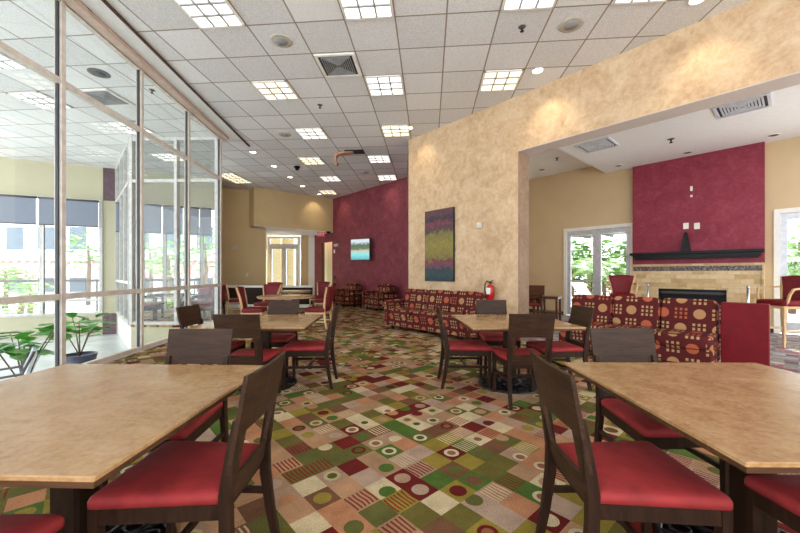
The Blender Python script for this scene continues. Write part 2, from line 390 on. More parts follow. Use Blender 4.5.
# magenta wall with the hallway opening
D0 = pxline(MW, 332.2); D1 = pxline(MW, 321.5)
mw = MB(); mw.wall(M_R, D0, 0, CEIL, .15, Nn); mw.wall(D1, M_L, 0, CEIL, .15, Nn); mw.wall(D0, D1, 2.62, CEIL, .15, Nn)
struct('wall_back', mw, 'magenta_plaster')
struct('trim_3', MB().wall(M_R+Nn*.012, D0+Nn*.012, 0, .11, .012, Nn), 'dark_base')
struct('trim_4', MB().wall(D1-Nn*0+(D0-D1)*.02, D1-Nn*.15+(D0-D1)*.02, 0, 2.6, .02, (D0-D1)), 'walnut')
struct('wall_hallway', MB().wall(D0-Nn*.8+T*1.4, D1-Nn*.8-T*.9, 0, 3.2, .1, Nn).wall(D1-Nn*.8-T*.85, D1-Nn*.1-T*.85, 0, 3.2, .1, T).wall(D0-Nn*.8+T*1.35, D0-Nn*.1+T*1.35, 0, 3.2, .1, -T), 'pale_wall')
# beige wall and the recess with the glass doors
struct('wall_left', MB().wall(B0, B1, 0, CEIL, .15, (0, -1, 0)).wall(B1+Vector((-.15, .05, 0)), (-6.25, 16.7, 0), 0, 3.1, .1, (1, 0, 0)).wall(W_E, B0, 0, CEIL, .1, (1, -.5, 0)), 'beige_wall')
struct('wall_soffit', MB().prism([(-5.86, 13.84), (-5.46, 13.3), xy(pxline(MW, 333)), xy(M_L+Vector((0, .1, 0))), (-3.95, 17.1), (-6.6, 17.1), (-6.6, 14.2)], 3.01, CEIL-.001), 'beige_wall')
struct('ceiling_recess', MB().prism([(-5.84, 13.87), (-5.45, 13.33), xy(pxline(MW, 333.4)), xy(M_L+Vector((0, .05, 0))), (-4, 17.0), (-6.5, 17.0), (-6.5, 14.2)], 2.998, 3.009), 'white_ceiling')
dy = 16.7
def px(p, d): return (p-400)/F*d
struct('wall_far', MB().wall((px(301, dy), dy, 0), (px(308, dy), dy, 0), 0, 3.0, .12, (0, -1, 0)).wall((px(308, dy), dy, 0), (px(309, dy), dy, 0), 0, 3.0, .12, (0, -1, 0)), 'beige_wall')
struct('trim_5', MB().wall((px(308.5, dy), dy-.02, 0), (px(317, dy), dy-.02, 0), 0, 3.0, .14, (0, -1, 0)), 'white_trim')
def double_door(name, a, b, z1, nrm, transom=None, fr=.09, casing='white_trim', mat='alu'):
    """glazed double door between ground points a, b"""
    a, b = Vector(a), Vector(b); d = (b-a).normalized(); L = (b-a).length; n = Vector(nrm).normalized()
    def seg(mb, u0, u1, z0, z2, t=.06, off=0): p, q = a+d*u0+n*off, a+d*u1+n*off; mb.wall(p, q, z0, z2, t, n)
    fm = MB(); seg(fm, 0, fr, 0, z1, .12, .03); seg(fm, L-fr, L, 0, z1, .12, .03); seg(fm, fr, L-fr, z1-fr, z1, .12, .03)
    root = struct(name, fm, casing)
    zt = transom or z1-fr
    if transom: seg(tm := MB(), fr, L-fr, zt, zt+.1, .08, .01); tm.build('transom_bar', mat, root)
    mid = L/2
    for u0, u1 in ((fr, mid-.003), (mid+.003, L-fr)):
        lf = MB(); s = .1; seg(lf, u0, u0+s, 0.02, zt-.005); seg(lf, u1-s, u1, .02, zt-.005); seg(lf, u0+s, u1-s, .02, .24); seg(lf, u0+s, u1-s, zt-.13, zt-.005)
        le = lf.build('door_leaf', mat, root)
        g = MB(); seg(g, u0+s, u1-s, .24, zt-.13, .008, -.025); g.build('glass_pane', 'clear_glass', le)
        hb_ = MB(); seg(hb_, u0+.08, u1-.08, 1.0, 1.025, .02, .05); hb_.build('push_bar', 'alu', le)
    if transom: g = MB(); seg(g, fr, L-fr, zt+.1, z1-fr, .008, -.02); g.build('transom_glass', 'clear_glass', root)
    return root
double_door('door_1', (px(268, dy), dy, 0), (px(300, dy), dy, 0), 2.95, (0, -1, 0), 2.5)
# far wall of the wing
la, lb = pxline(FW, 564), pxline(FW, 634.5); ra = pxline(FW, 773.8); rb = ra+T*1.85
sw = MB(); sw.wall(FW(13.2), la, 0, CEIL-.1, .15, Nn); sw.wall(la, lb, 2.535, CEIL-.1, .15, Nn); sw.wall(lb, ra, 0, CEIL-.1, .15, Nn); sw.wall(ra, rb, 2.535, CEIL-.1, .15, Nn); sw.wall(rb, rb+T*.25, 0, CEIL-.1, .15, Nn)
struct('wall_wing', sw, 'sand_wall')
struct('wall_wing_side', MB().wall(C_J-Nn*.37-T*2.4, FW(11.9)-Nn*.0, 0, CEIL-.1, .15, T), 'sand_wall')
struct('trim_6', MB().wall(FW(11.8)+Nn*.012, la+Nn*.012, 0, .1, .012, Nn).wall(pxline(FW, 765)+Nn*.012, ra+Nn*.012, 0, .1, .012, Nn), 'dark_base')
double_door('door_2', la+Nn*.0, lb, 2.53, Nn)
double_door('door_3', ra, rb, 2.53, Nn)
# fireplace chimney breast
f0 = pxline(lambda d: Vector((14.0-.893*d, d, 0)), 632.5); f1 = pxline(lambda d: Vector((14.0-.893*d, d, 0)), 764.5)
fp_rot = math.atan2(T.y, T.x); FL_ = (f1-f0).length
fp = empty('wall_fireplace', f0, fp_rot, kind='structure')      # local x along the wall, local -y towards the dining room
zt = H+2.71; s_top = 1.43
MB().box((FL_/2, .08, (s_top+zt)/2), (FL_, .15, zt-s_top)).build('chimney_breast', 'wine_plaster', fp)
k0 = (pxline(lambda d: Vector((14.0-.893*d, d, 0)), 659)-f0).length; k1 = (pxline(lambda d: Vector((14.0-.893*d, d, 0)), 727)-f0).length
sb = MB(); sb.box((k0/2, .05, s_top/2), (k0, .2, s_top)); sb.box(((k1+FL_)/2, .05, s_top/2), (FL_-k1, .2, s_top)); sb.box(((k0+k1)/2, .05, (.86+s_top)/2), (k1-k0, .2, s_top-.86)); sb.box(((k0+k1)/2, .05, .1), (k1-k0, .2, .2))
sb.build('stone_surround', 'stone_tile', fp, uv=True)
MB().box((FL_/2, -.055, s_top-.03-.065), (FL_-.06, .012, .11)).build('mosaic_strip', 'mosaic', fp, uv=True)
MB().box((FL_/2, -.06, s_top-.0), (FL_, .03, .03)).box((FL_-.015, -.06, s_top/2), (.03, .03, s_top)).build('edge_trim', 'stone_tile', fp, uv=True)
fb = MB(); fb.box(((k0+k1)/2, .13, .53), (k1-k0, .02, .66)); fb.box((k0+.01, .04, .53), (.02, .18, .66)); fb.box((k1-.01, .04, .53), (.02, .18, .66)); fb.box(((k0+k1)/2, -.04, .83), (k1-k0, .03, .05)); fb.box(((k0+k1)/2, -.02, .73), (k1-k0-.1, .02, .015)); fb.box(((k0+k1)/2, -.04, .22), (k1-k0, .03, .05))
fb.build('firebox', 'black', fp)
MB().box(((k0+k1)/2, .02, .775), (k1-k0-.06, .03, .05)).build('hood', 'shade_grey', fp)
# mantel
mt = empty('fireplace_mantel', f0, fp_rot, 'long black mantel shelf on the wine red wall above the stone fireplace', 'mantel')
MB().box((FL_/2, -.1, 1.695), (FL_+.02, .26, .06), bev=.01).build('shelf', 'black', mt)
MB().box((FL_/2, -.07, 1.64), (FL_-.1, .18, .08)).box((FL_/2, -.05, 1.58), (FL_-.16, .12, .045)).build('moulding', 'black', mt)
# outer window wall (court and lounge)
def winwall(px0, px1, ms, z0, zh):
    pass
ww = MB(); wA, wB = WW(9.2), W_E
c0, c1 = pxline(WW, 103), pxline(WW, 116.5)
ww.wall(wA, c0, HEAD, CEIL, .2, (0, -1, 0)); ww.wall(wA, c0, SUNK-.05, 0, .2, (0, -1, 0)); ww.wall(c1, wB, HEAD, CEIL, .2, (0, -1, 0)); ww.wall(c1, wB, -.3, .04, .2, (0, -1, 0)); ww.wall(c0, c1, 0, HEAD, .2, (0, -1, 0))
struct('wall_window', ww, 'sage_wall')
struct('trim_7', MB().wall(c0, c1, HEAD, CEIL, .22, (0, -1, 0)).wall(c0+Vector((0, -.02, 0)), c1+Vector((0, -.02, 0)), SUNK, 0, .22, (0, -1, 0)), 'purple_stone')
struct('wall_court', MB().wall(S_A, GL(8.42), SUNK, 0, .1, (0, -1, 0)).wall(G0, G1, SUNK, -.06, .1, (-1, 0, 0)), 'sage_wall')
struct('wall_court_side', MB().wall(S_B, S_A, SUNK, 0, .1, (-1, -1, 0)), 'white_trim')
def glazing(name, a, b, stops, zs, mat='white_frame', w_=.07, dep=.12, rail=.07, pane='glass', gk=True, z0=0, z1=CEIL):
    """framed glazed screen between a and b, mullions at parameters stops (m from a), rails at heights zs"""
    a, b = Vector(a), Vector(b); d = (b-a).normalized(); L = (b-a).length; R = math.atan2(d.y, d.x)
    root = empty(name, a, R, kind='structure')
    for u in stops: MB().box((u, 0, (z0+z1)/2), (w_, dep, z1-z0)).build('mullion', mat, root)
    for z in zs: MB().box((L/2, 0, z), (L, dep*.8, rail)).build('rail', mat, root)
    st = sorted(stops)
    for i in range(len(st)-1):
        u0, u1 = st[i]+w_/2, st[i+1]-w_/2
        MB().box(((u0+u1)/2, .0, (z0+z1)/2), (u1-u0, .008, z1-z0-.1)).build('pane', pane, root)
        if gk: MB().box((u1-.006, 0, (z0+z1)/2), (.03, dep*.35, z1-z0-.1)).box((u0+.003, 0, (z0+z1)/2), (.012, dep*.35, z1-z0-.1)).build('gasket', 'gasket', root)
    return root
LG = (G1-GL(-3)).length; cs = 1/math.cos(math.atan(.067))
glazing('window_1', G0, G1, [(m_+3)*cs for m_ in (-2.95, -1.45, -.05, 1.35, 2.75, 4.15, 5.55, 6.95, 8.37)], (.05, .95, 3.45, CEIL-.045), 'frame_beige', .055, .085)
# header beam and trim strip beside the glass wall
hd = MB(); hd.wall(G0+Vector((.05, 0, 0)), G1+Vector((.05, .06, 0)), CEIL-.07, CEIL-.001, .13, (-1, 0, 0)); struct('trim_8', hd, 'beam_pink')
ts = MB(); ts.wall(GL(-3)+Vector((.2, 0, -0)), GL(8.5)+Vector((.2, 0, 0)), CEIL-.012, CEIL-.001, .27, (-1, 0, 0)); struct('trim_9', ts, 'white_ceiling')
struct('trim_10', MB().wall(GL(-3)+Vector((.46, 0, 0)), GL(9.0)+Vector((.46, 0, 0)), CEIL-.03, CEIL-.001, .03, (-1, 0, 0)), 'edge_wood')
glazing('window_2', S_A, GL(8.42), [.03, 1.12, 2.1], (.04, 3.42, CEIL-.04), 'white_frame', .07, gk=False)
L2 = (S_B-S_A).length
glazing('window_3', S_A, S_B, [.03, 1.0, 2.0, L2-.05], (.04, 1.0, 3.42, CEIL-.04), 'white_frame', .07, gk=False)
a_, b_ = WW(9.25), pxline(WW, 103); LL = (b_-a_).length
um = (b_-pxline(WW, 42)).length
glazing('window_4', b_, a_, [.04, um, LL-.06], (.03, .42, HEAD-.04), 'white_frame', .08, z1=HEAD)
a2, b2 = pxline(WW, 117), W_E; L3 = (b2-a2).length
glazing('window_5', a2, b2, [.05, (pxline(WW, 143)-a2).length, (pxline(WW, 165)-a2).length, (pxline(WW, 186)-a2).length, (pxline(WW, 202)-a2).length, L3-.05], (.05, .42, HEAD-.04), 'white_frame', .08, z1=HEAD)

# ================================================================ OUTSIDE
struct('ground_street', MB().prism([(-70, -10), (-6.9, -10), (-16.2, 7.6), (-8, 11.6), (-6.9, 17.5), (-6.3, 60), (-70, 60)], -.8, -.72), 'paving')
struct('ground_patio', MB().prism([xy(FW(14)-Nn*.2), xy(FW(-1)-Nn*.2), (40, 0), (40, 50), (-2, 50), (-2, 18)], -.08, -.02), 'paving')
def tree(loc, hgt, crown, label, group, n=240, mat='bush', trunk=.12, low=.35, name='broadleaf_tree', cat='tree', ls=1.0):
    r = empty(name, loc, 0, label, cat, group)
    MB().bar([(0, 0, 0), (.05, .03, hgt*.5), (0, 0, hgt*.8)], [trunk, trunk*.8, trunk*.4]).build('trunk', 'trunk', r)
    mb = MB()
    for i in range(n):
        a = random.uniform(0, 2*PI); u = random.uniform(-1, 1); rr = random.random()**.4
        c = Vector((math.cos(a)*math.sqrt(1-u*u)*rr*crown, math.sin(a)*math.sqrt(1-u*u)*rr*crown, hgt*(low+1)/2+u*rr*hgt*(1-low)/2))
        ax = Matrix.Rotation(random.uniform(0, PI), 3, 'Z') @ Matrix.Rotation(random.uniform(-1.2, 1.2), 3, 'X'); s = random.uniform(.14, .28)*crown*.55*ls
        pts = [Vector(q)*s for q in ((-1, 0, 0), (-.4, -.45, .12), (.5, -.4, .1), (1.1, 0, 0), (.5, .4, .1), (-.4, .45, .12))]
        mb.add([ax @ p+c for p in pts], [(0, 1, 2, 3, 4, 5)])
    mb.build('foliage', mat, r); return r
def palm(loc, hgt, label, group=None, n=18, L=1.3):
    r = empty('palm', loc, 0, label, 'palm', group)
    MB().bar([(0, 0, 0), (.04, 0, hgt*.6), (0, 0, hgt)], [.09, .07, .06]).build('trunk', 'trunk', r)
    mb = MB()
    for i in range(n):
        a = i*2.4; el = random.uniform(.1, 1.1); d = Vector((math.cos(a), math.sin(a), 0)); prev = None
        pts = [d*(t*L*math.cos(el*.6))+Vector((0, 0, hgt+t*L*math.sin(el)-t*t*L*.75)) for t in [k/7 for k in range(8)]]
        sd_ = Vector((-d.y, d.x, 0))
        for k in range(7):
            for sgn in (-1, 1):
                for j in (0, .5):
                    p = pts[k].lerp(pts[k+1], j); q = pts[k].lerp(pts[k+1], j+.28); tip = p+sd_*sgn*L*.28*(1-k/9)+d*.12*L-Vector((0, 0, .08*L))
                    mb.add([p, q, tip], [(0, 1, 2)])
    mb.build('fronds', 'bush', r); return r
# wing patio planting
for i, (p, d, h_) in enumerate(((572, 15.5, 3.0), (588, 14.6, 2.5), (604, 15.2, 2.9), (622, 14.4, 2.6), (792, 11, 2.7), (816, 10.6, 2.9))):
    palm(atd(p, d, -.02), h_*.55, ['leafy palm at the left edge of the left patio door view', 'shorter palm left of centre in the left patio door view', 'tall palm seen through the right leaf of the left patio door', 'palm at the right edge of the left patio door view', 'palm seen through the patio door right of the fireplace', 'palm at the right edge of the photo outside the right patio door'][i], None, 26, 1.15)
hl = ['hedge bush behind palms at left of left patio door', 'hedge bush behind palms at centre of left patio door', 'hedge bush behind palms at right of left patio door', 'hedge bush outside the patio door right of the fireplace']
for i, (p, d) in enumerate(((560, 17), (590, 17), (625, 16.5), (800, 13))):
    tree(atd(p, d, -.02), 3.0, 1.5, hl[i], None, 800, 'bush' if i % 2 else 'bush_dark', low=.02, name='hedge_bush', cat='bush', ls=.8)
# patio canopy
cn = empty('patio_canopy', FW(10)-Nn*1.2, fp_rot, 'grey slatted patio canopy outside the left patio doors', 'canopy')
MB().box((0, 1.4, 2.72), (5, 4, .05)).build('roof', 'canopy', cn)
for k in range(7): MB().box((-2.4+k*.8, 1.4, 2.65), (.06, 4, .08)).build('slat', 'shade_grey', cn)
for sx in (-2.4, 2.4): MB().box((sx, 3.3, 1.34), (.08, .08, 2.7)).build('post', 'canopy', cn)
cn = empty('patio_canopy', rb-Nn*1.3, fp_rot, 'grey patio canopy outside the patio door right of the fireplace', 'canopy')
MB().box((0, .8, 2.75), (4, 2.2, .05)).build('roof', 'canopy', cn)
for sx in (-1.9, 1.9): MB().box((sx, 1.85, 1.36), (.08, .08, 2.75)).build('post', 'canopy', cn)
# loungers on the patio
def lounger(loc, rz, label):
    r = empty('patio_lounger', loc, rz, label, 'lounger', None)
    MB().box((0, 0, .33), (.62, 1.2, .04)).build('seat', 'lounger', r)
    MB().box((0, .85, .6), (.62, .75, .04), Matrix.Rotation(.9, 3, 'X')).build('backrest', 'lounger', r)
    for sx in (-.28, .28):
        for sy in (-.5, .5): MB().bar([(sx, sy, 0), (sx, sy, .33)], .02).build('leg', 'chrome', r)
lounger(atd(577, 13.2, -.02), .5, 'pale patio lounger left of the other outside left patio doors')
lounger(atd(603, 12.6, -.02), .4, 'pale patio lounger right of the other outside left patio doors')
# street side: white building, awning, trees, balcony rail
bl = empty('street_building', (-24, 27, -.72), 0, 'pale building with red striped awning across the street', 'building')
MB().box((-2, 3, 5.5), (44, 6, 11)).build('wall', 'facade', bl)
for z in (3.0, 6.2): MB().box((-2, -.25, z), (44, .6, .22)).build('ledge', 'white_trim', bl)
for k in range(18):
    for z in (1.4, 4.6):
        wd = MB().box((-22+k*2.4, -.03, z), (1.2, .08, 1.7)).build('window', 'window_dark', bl)
aw = MB()
aw.add([(-23, -.2, 3.0), (19, -.2, 3.0), (19, -1.1, 1.7), (-23, -1.1, 1.7), (-23, -.2, 2.93), (19, -.2, 2.93), (19, -1.1, 1.62), (-23, -1.1, 1.62)], [(0, 3, 2, 1), (4, 5, 6, 7), (3, 7, 6, 2), (0, 4, 7, 3), (1, 2, 6, 5)])
aw.build('awning', 'awning', bl)
tl = ['street tree farthest left beyond the court windows', 'street tree left of the mullion beyond court windows', 'street tree right of the mullion beyond court windows', 'street tree beyond the lounge windows, left one', 'street tree beyond the lounge windows, right one', 'street tree in the rightmost lounge window', 'low shrub below the railing beyond court windows', 'low shrub beyond the lounge windows']
for i, (p, d, h_, cr) in enumerate(((5, 20, 2.6, 1.3), (30, 17, 1.7, 1.0), (88, 22, 4.6, 1.3), (150, 20, 4.2, 1.5), (168, 18, 3.6, 1.2), (205, 19, 4.4, 1.6), (20, 15.5, 1.2, .9), (172, 15, 1.3, .9))):
    tree(atd(p, d, -.72), h_, cr, tl[i], None, 150, 'bush', name='street_tree' if i < 6 else 'street_shrub', cat='tree' if i < 6 else 'shrub', low=.45 if i < 6 else .05)
rl = empty('balcony_railing', WW(9)+Vector((-.7, 1.6, 0)), math.atan2(1, 2.19), 'grey horizontal railing outside the court windows', 'railing')
MB().box((1, 0, .98), (12, .06, .07)).build('top_rail', 'shade_grey', rl)
for k in range(9): MB().box((-4.9+k*1.45, 0, .1), (.04, .04, 1.7)).build('post', 'shade_grey', rl)
# daylight beyond the recess doors
struct('ground_entrance', MB().prism([(-7.5, 17.3), (-2.5, 17.3), (-2.5, 26), (-7.5, 26)], -.06, -.01), 'paving')
tag(MB().box((px(276, 19), 19, 1.6), (.7, .7, 3.2)).build('entrance_column', 'column_paint'), 'left beige square column outside the far glass doors', 'column')
tag(MB().box((px(290, 19.4), 19.4, 1.6), (.6, .6, 3.2)).build('entrance_column', 'column_paint'), 'right beige square column outside the far glass doors', 'column')

# ================================================================ CEILING FIXTURES
def cell(pxx, py, h=3.23):
    d = h*F/(HZ-py); x = (pxx-400)/F*d
    u = x*GU.x+d*GU.y; v = x*GV.x+d*GV.y
    u = .22+.646*(math.floor((u-.22)/.646)+.5); v = 5.104+.645*(math.floor((v-5.104)/.645)+.5)
    return GU*u+GV*v+Vector((0, 0, CEIL))
GR = math.atan2(GU.y, GU.x)
def troffer_proto(lamp):
    r = empty('ceiling_light', (0, 0, 0), 0, 'x', 'ceiling light', 'square troffer ceiling lights')
    f = MB(); s = .62
    for sx in (-1, 1): f.box((sx*(s/2-.014), 0, -.012), (.028, s, .022)); f.box((0, sx*(s/2-.014), -.012), (s, .028, .022))
    f.build('frame', 'white_trim', r)
    df = MB().box((0, 0, -.004), (s-.05, s-.05, .004)).build('diffuser', lamp, r)
    g = MB()
    for k in (-1, 1): g.box((k*.097, 0, -.014), (.02, s-.05, .018)); g.box((0, k*.097, -.014), (s-.05, .02, .018))
    g.build('louver', 'vent_grey', df)
    return r
pc, pw = troffer_proto('lamp_cool'), troffer_proto('lamp_warm')
lights = [(208, 8, 0, 'white square ceiling light at top left beside the glass wall'), (367, 5, 0, 'white square ceiling light at top edge, left of centre'), (528, 1, 0, 'white square ceiling light at top edge, right of centre'),
 (636, -6, 0, 'ceiling light cut off at top edge above the cream header'),
 (272, 87, 1, 'warm square ceiling light left of the square air vent'), (384, 83, 0, 'cool square ceiling light right of the square air vent'), (501, 79, 1, 'warm square ceiling light nearest the textured cream wall'),
 (309, 131, 0, 'cool ceiling light right of the tan round speaker'), (395, 128, 1, 'warm ceiling light nearest the corner of cream wall'), (309.5, 158, 1, 'warm ceiling light left of the rusty vent'),
 (378, 157, 0, 'cool ceiling light right of the rusty vent'), (328, 176, 0, 'ceiling light between camera dome and magenta wall'), (386, 175.5, 0, 'ceiling light closest to the top of magenta wall'),
 (329, 193.6, 1, 'ceiling light farthest back at the soffit corner'), (242, 182, 1, 'ceiling light just left of the beige soffit'), (225, 173, 1, 'ceiling light beside the far end of the glass wall'),
 (12, 68, 0, 'ceiling light over the court at far left of photo'), (108, 122, 0, 'ceiling light over the court seen through the middle glass panes'), (38, 104, 0, 'ceiling light over the court seen in the far left pane'), (160, 153, 0, 'ceiling light seen through the third glass bay')]
for (a, b, wm, lb_) in lights: place(pw if wm else pc, cell(a, b), GR, lb_, 'square troffer ceiling lights')
def ceil_at(pxx, py, h=3.23): d = h*F/(HZ-py); return Vector((px(pxx, d), d, H+h))
# speakers
def speaker(loc, label, g='round ceiling speakers', mat='speaker_tan', r_=.15):
    r = empty('ceiling_speaker', loc, 0, label, 'speaker', g)
    MB().lathe((0, 0, -.016), [(r_*.62, .0), (r_*.9, .002), (r_, .008), (r_, .015)]).build('trim_ring', mat, r)
    MB().lathe((0, 0, -.022), [(r_*.58, 0), (r_*.6, .004), (r_*.62, .012)]).build('grille', 'vent_grey' if mat != 'shade_grey' else 'black_soft', r)
for (a, b, l) in ((281, 37, 'round tan ceiling speaker upper left of the air vent'), (571, 23, 'round tan ceiling speaker above the cream header'), (283, 130.5, 'small looking round speaker left of the cool far light'), (364, 170, 'round ceiling speaker farthest back near magenta wall')):
    speaker(cell(a, b), l, 'round ceiling speakers')
speaker(ceil_at(99, 73), 'dark round ceiling speaker over the glazed court', 'round ceiling speakers', 'shade_grey')
# vents
def vent(loc, rz, label, w_=.6, l_=.6, n=8, mat='white_trim', lm='vent_grey', lw=.012):
    r = empty('air_vent', loc, rz, label, 'air vent', None)
    f = MB()
    for sx in (-1, 1): f.box((sx*(w_/2-.02), 0, -.012), (.04, l_, .022)); f.box((0, sx*(l_/2-.02), -.012), (w_-.08, .04, .022))
    f.build('frame', mat, r)
    MB().box((0, 0, -.004), (w_-.06, l_-.06, .004)).build('backing', 'black_soft', r)
    for k in range(1, n):       # concentric louvres
        s = k/n; m_ = MB(); a = (w_/2-.05)*s; b = (l_/2-.05)*s
        m_.box((a, 0, -.014), (lw, 2*b, .016)).box((-a, 0, -.014), (lw, 2*b, .016)).box((0, b, -.014), (2*a, lw, .016)).box((0, -b, -.014), (2*a, lw, .016))
        m_.build('louvre', lm, r)
    return r
vent(cell(338, 62), GR, 'square louvred air vent in the tiled ceiling, upper left of the warm light pair')
vent(cell(96, 92), GR, 'square dark air vent over the glazed court')
vw = vent(atd(742, 742 and (2.71*F/(HZ-106)), H+2.71), fp_rot, 'larger louvred air vent in the white wing ceiling above the fireplace', .66, .62, 7, 'louvre_white', 'louvre_white', .024)
vent(atd(597, 2.71*F/(HZ-145), H+2.71), fp_rot, 'louvred air vent in the wing ceiling near the opening corner', .66, .66, 7, 'louvre_white', 'louvre_white', .024)
rv = empty('rusty_vent', cell(344, 150), GR, 'dark ceiling vent with a rusty curved bracket hanging from it', 'air vent')
MB().box((.08, 0, -.014), (.5, .28, .024)).build('grille', 'black_soft', rv)
MB().bar([(.05, 0, -.03), (-.2, 0, -.04), (-.36, 0, -.06), (-.44, 0, -.14), (-.42, 0, -.36)], [(.03, .2), (.04, .2), (.05, .18), (.05, .14), (.04, .1)], up=(0, 1, 0)).build('bracket', 'salmon', rv)
# sprinklers, downlights
def sprinkler(loc, label, g='black ceiling sprinklers', s=1):
    r = empty('ceiling_sprinkler', loc, 0, label, 'sprinkler', g); r.scale = (s,)*3
    MB().lathe((0, 0, -.012), [(.02, 0), (.045, .006), (.05, .012)], 12).build('escutcheon', 'shade_grey', r)
    MB().lathe((0, 0, -.06), [(.025, 0), (.025, .006), (.01, .012), (.012, .05)], 12).build('head', 'black_soft', r)
for (a, b, l) in ((522, 27, 'black sprinkler at right between the speaker and warm light'), (320, 105, 'black sprinkler below the square air vent'), (337.5, 164, 'black sprinkler below the rusty vent'), (87, 9, 'sprinkler in the white strip above the first tall pane'), (176, 90.5, 'sprinkler in the white strip above the third pane'), (152, 90, 'sprinkler over the court seen through the third pane')):
    sprinkler(ceil_at(a, b), l)
sprinkler(atd(671, 2.71*F/(HZ-139), H+2.71), 'sprinkler in the wing ceiling left of the larger vent', s=1.3)
sprinkler(atd(557, 2.98*F/(HZ-158), H+2.98), 'sprinkler in the high white ceiling past the opening corner')
cm = empty('dome_camera', ceil_at(297, 166.5), 0, 'black dome security camera on the far ceiling', 'security camera')
MB().lathe((0, 0, -.05), [(.06, 0), (.09, .02), (.09, .05)], 16).build('housing', 'black', cm); MB().lathe((0, 0, -.12), [(.01, 0), (.05, .02), (.065, .07)], 16).build('dome', 'black', cm)
def downlight(loc, label, g=None, on=False, spot=None, e=60, size=1.2, r_=.085):
    r = empty('recessed_downlight', loc, 0, label, 'downlight', g)
    MB().torus((0, 0, -.006), r_, .009, 20, 6).build('trim_ring', 'white_trim', r)
    MB().lathe((0, 0, -.006), [(r_*.9, 0), (r_*.9, .005)], 20).build('lamp', 'bulb' if on else 'black_soft', r)
    if spot:
        ld = bpy.data.lights.new('spot', 'SPOT'); ld.energy = e; ld.spot_size = size; ld.spot_blend = .8; ld.color = (1, .85, .62); ld.shadow_soft_size = .05
        lo = bpy.data.objects.new('spot_lamp', ld); COL.objects.link(lo); lo.parent = r; lo.location = (0, 0, -.03)
        lo.rotation_euler = (Vector(spot)-Vector(loc)).to_track_quat('-Z', 'Y').to_euler()
    return r
for (a, b, l) in ((274, 166, 'lit downlight left of the dome camera'), (290, 177, 'lit downlight in the middle of the row before the soffit'), (302.6, 186, 'lit downlight nearest the beige soffit'), (253, 152, 'lit downlight near the far end of the glass wall')):
    downlight(ceil_at(a, b), l, 'lit downlights before the soffit', True)
for (a, b, h_, l) in ((773.6, 135, 2.71, 'dark recessed downlight right of the larger wing vent'), (687.5, 152.4, 2.71, 'dark recessed downlight just above the wine red wall'), (542, 169.6, 2.98, 'dark recessed downlight in the high ceiling beside the jamb'), (618.5, 165.6, 2.71, 'dark recessed downlight near the left end of wine red wall')):
    downlight(ceil_at(a, b, h_), l)
def washer(wp, n, z, label, e=70, off=.5, size=1.4):
    p = wp+n*off; downlight(Vector((p.x, p.y, CEIL)), label, None, True, (wp.x, wp.y, z), e, size)
washer(pxline(CW, 552), Nn, 3.5, 'added downlight washing the cream wall above the opening corner', 26)  # cream wall lamps, here and next two, are added only for its glow
washer(pxline(CW, 425), Nn, 3.6, 'added downlight washing the cream wall near its far corner', 18)
washer(pxline(CW, 705), Nn, 3.5, 'added downlight washing the right part of the cream header', 18)
washer(pxline(MW, 345), Nn, 3.6, 'lit downlight washing the left part of magenta wall', 14)
washer(pxline(MW, 392), Nn, 3.6, 'lit downlight washing the right part of magenta wall', 14)
washer(Vector((-3.6, 14.85, 0)), Vector((.65, -.76, 0)), 3.7, 'lit downlight washing the beige soffit', 18)

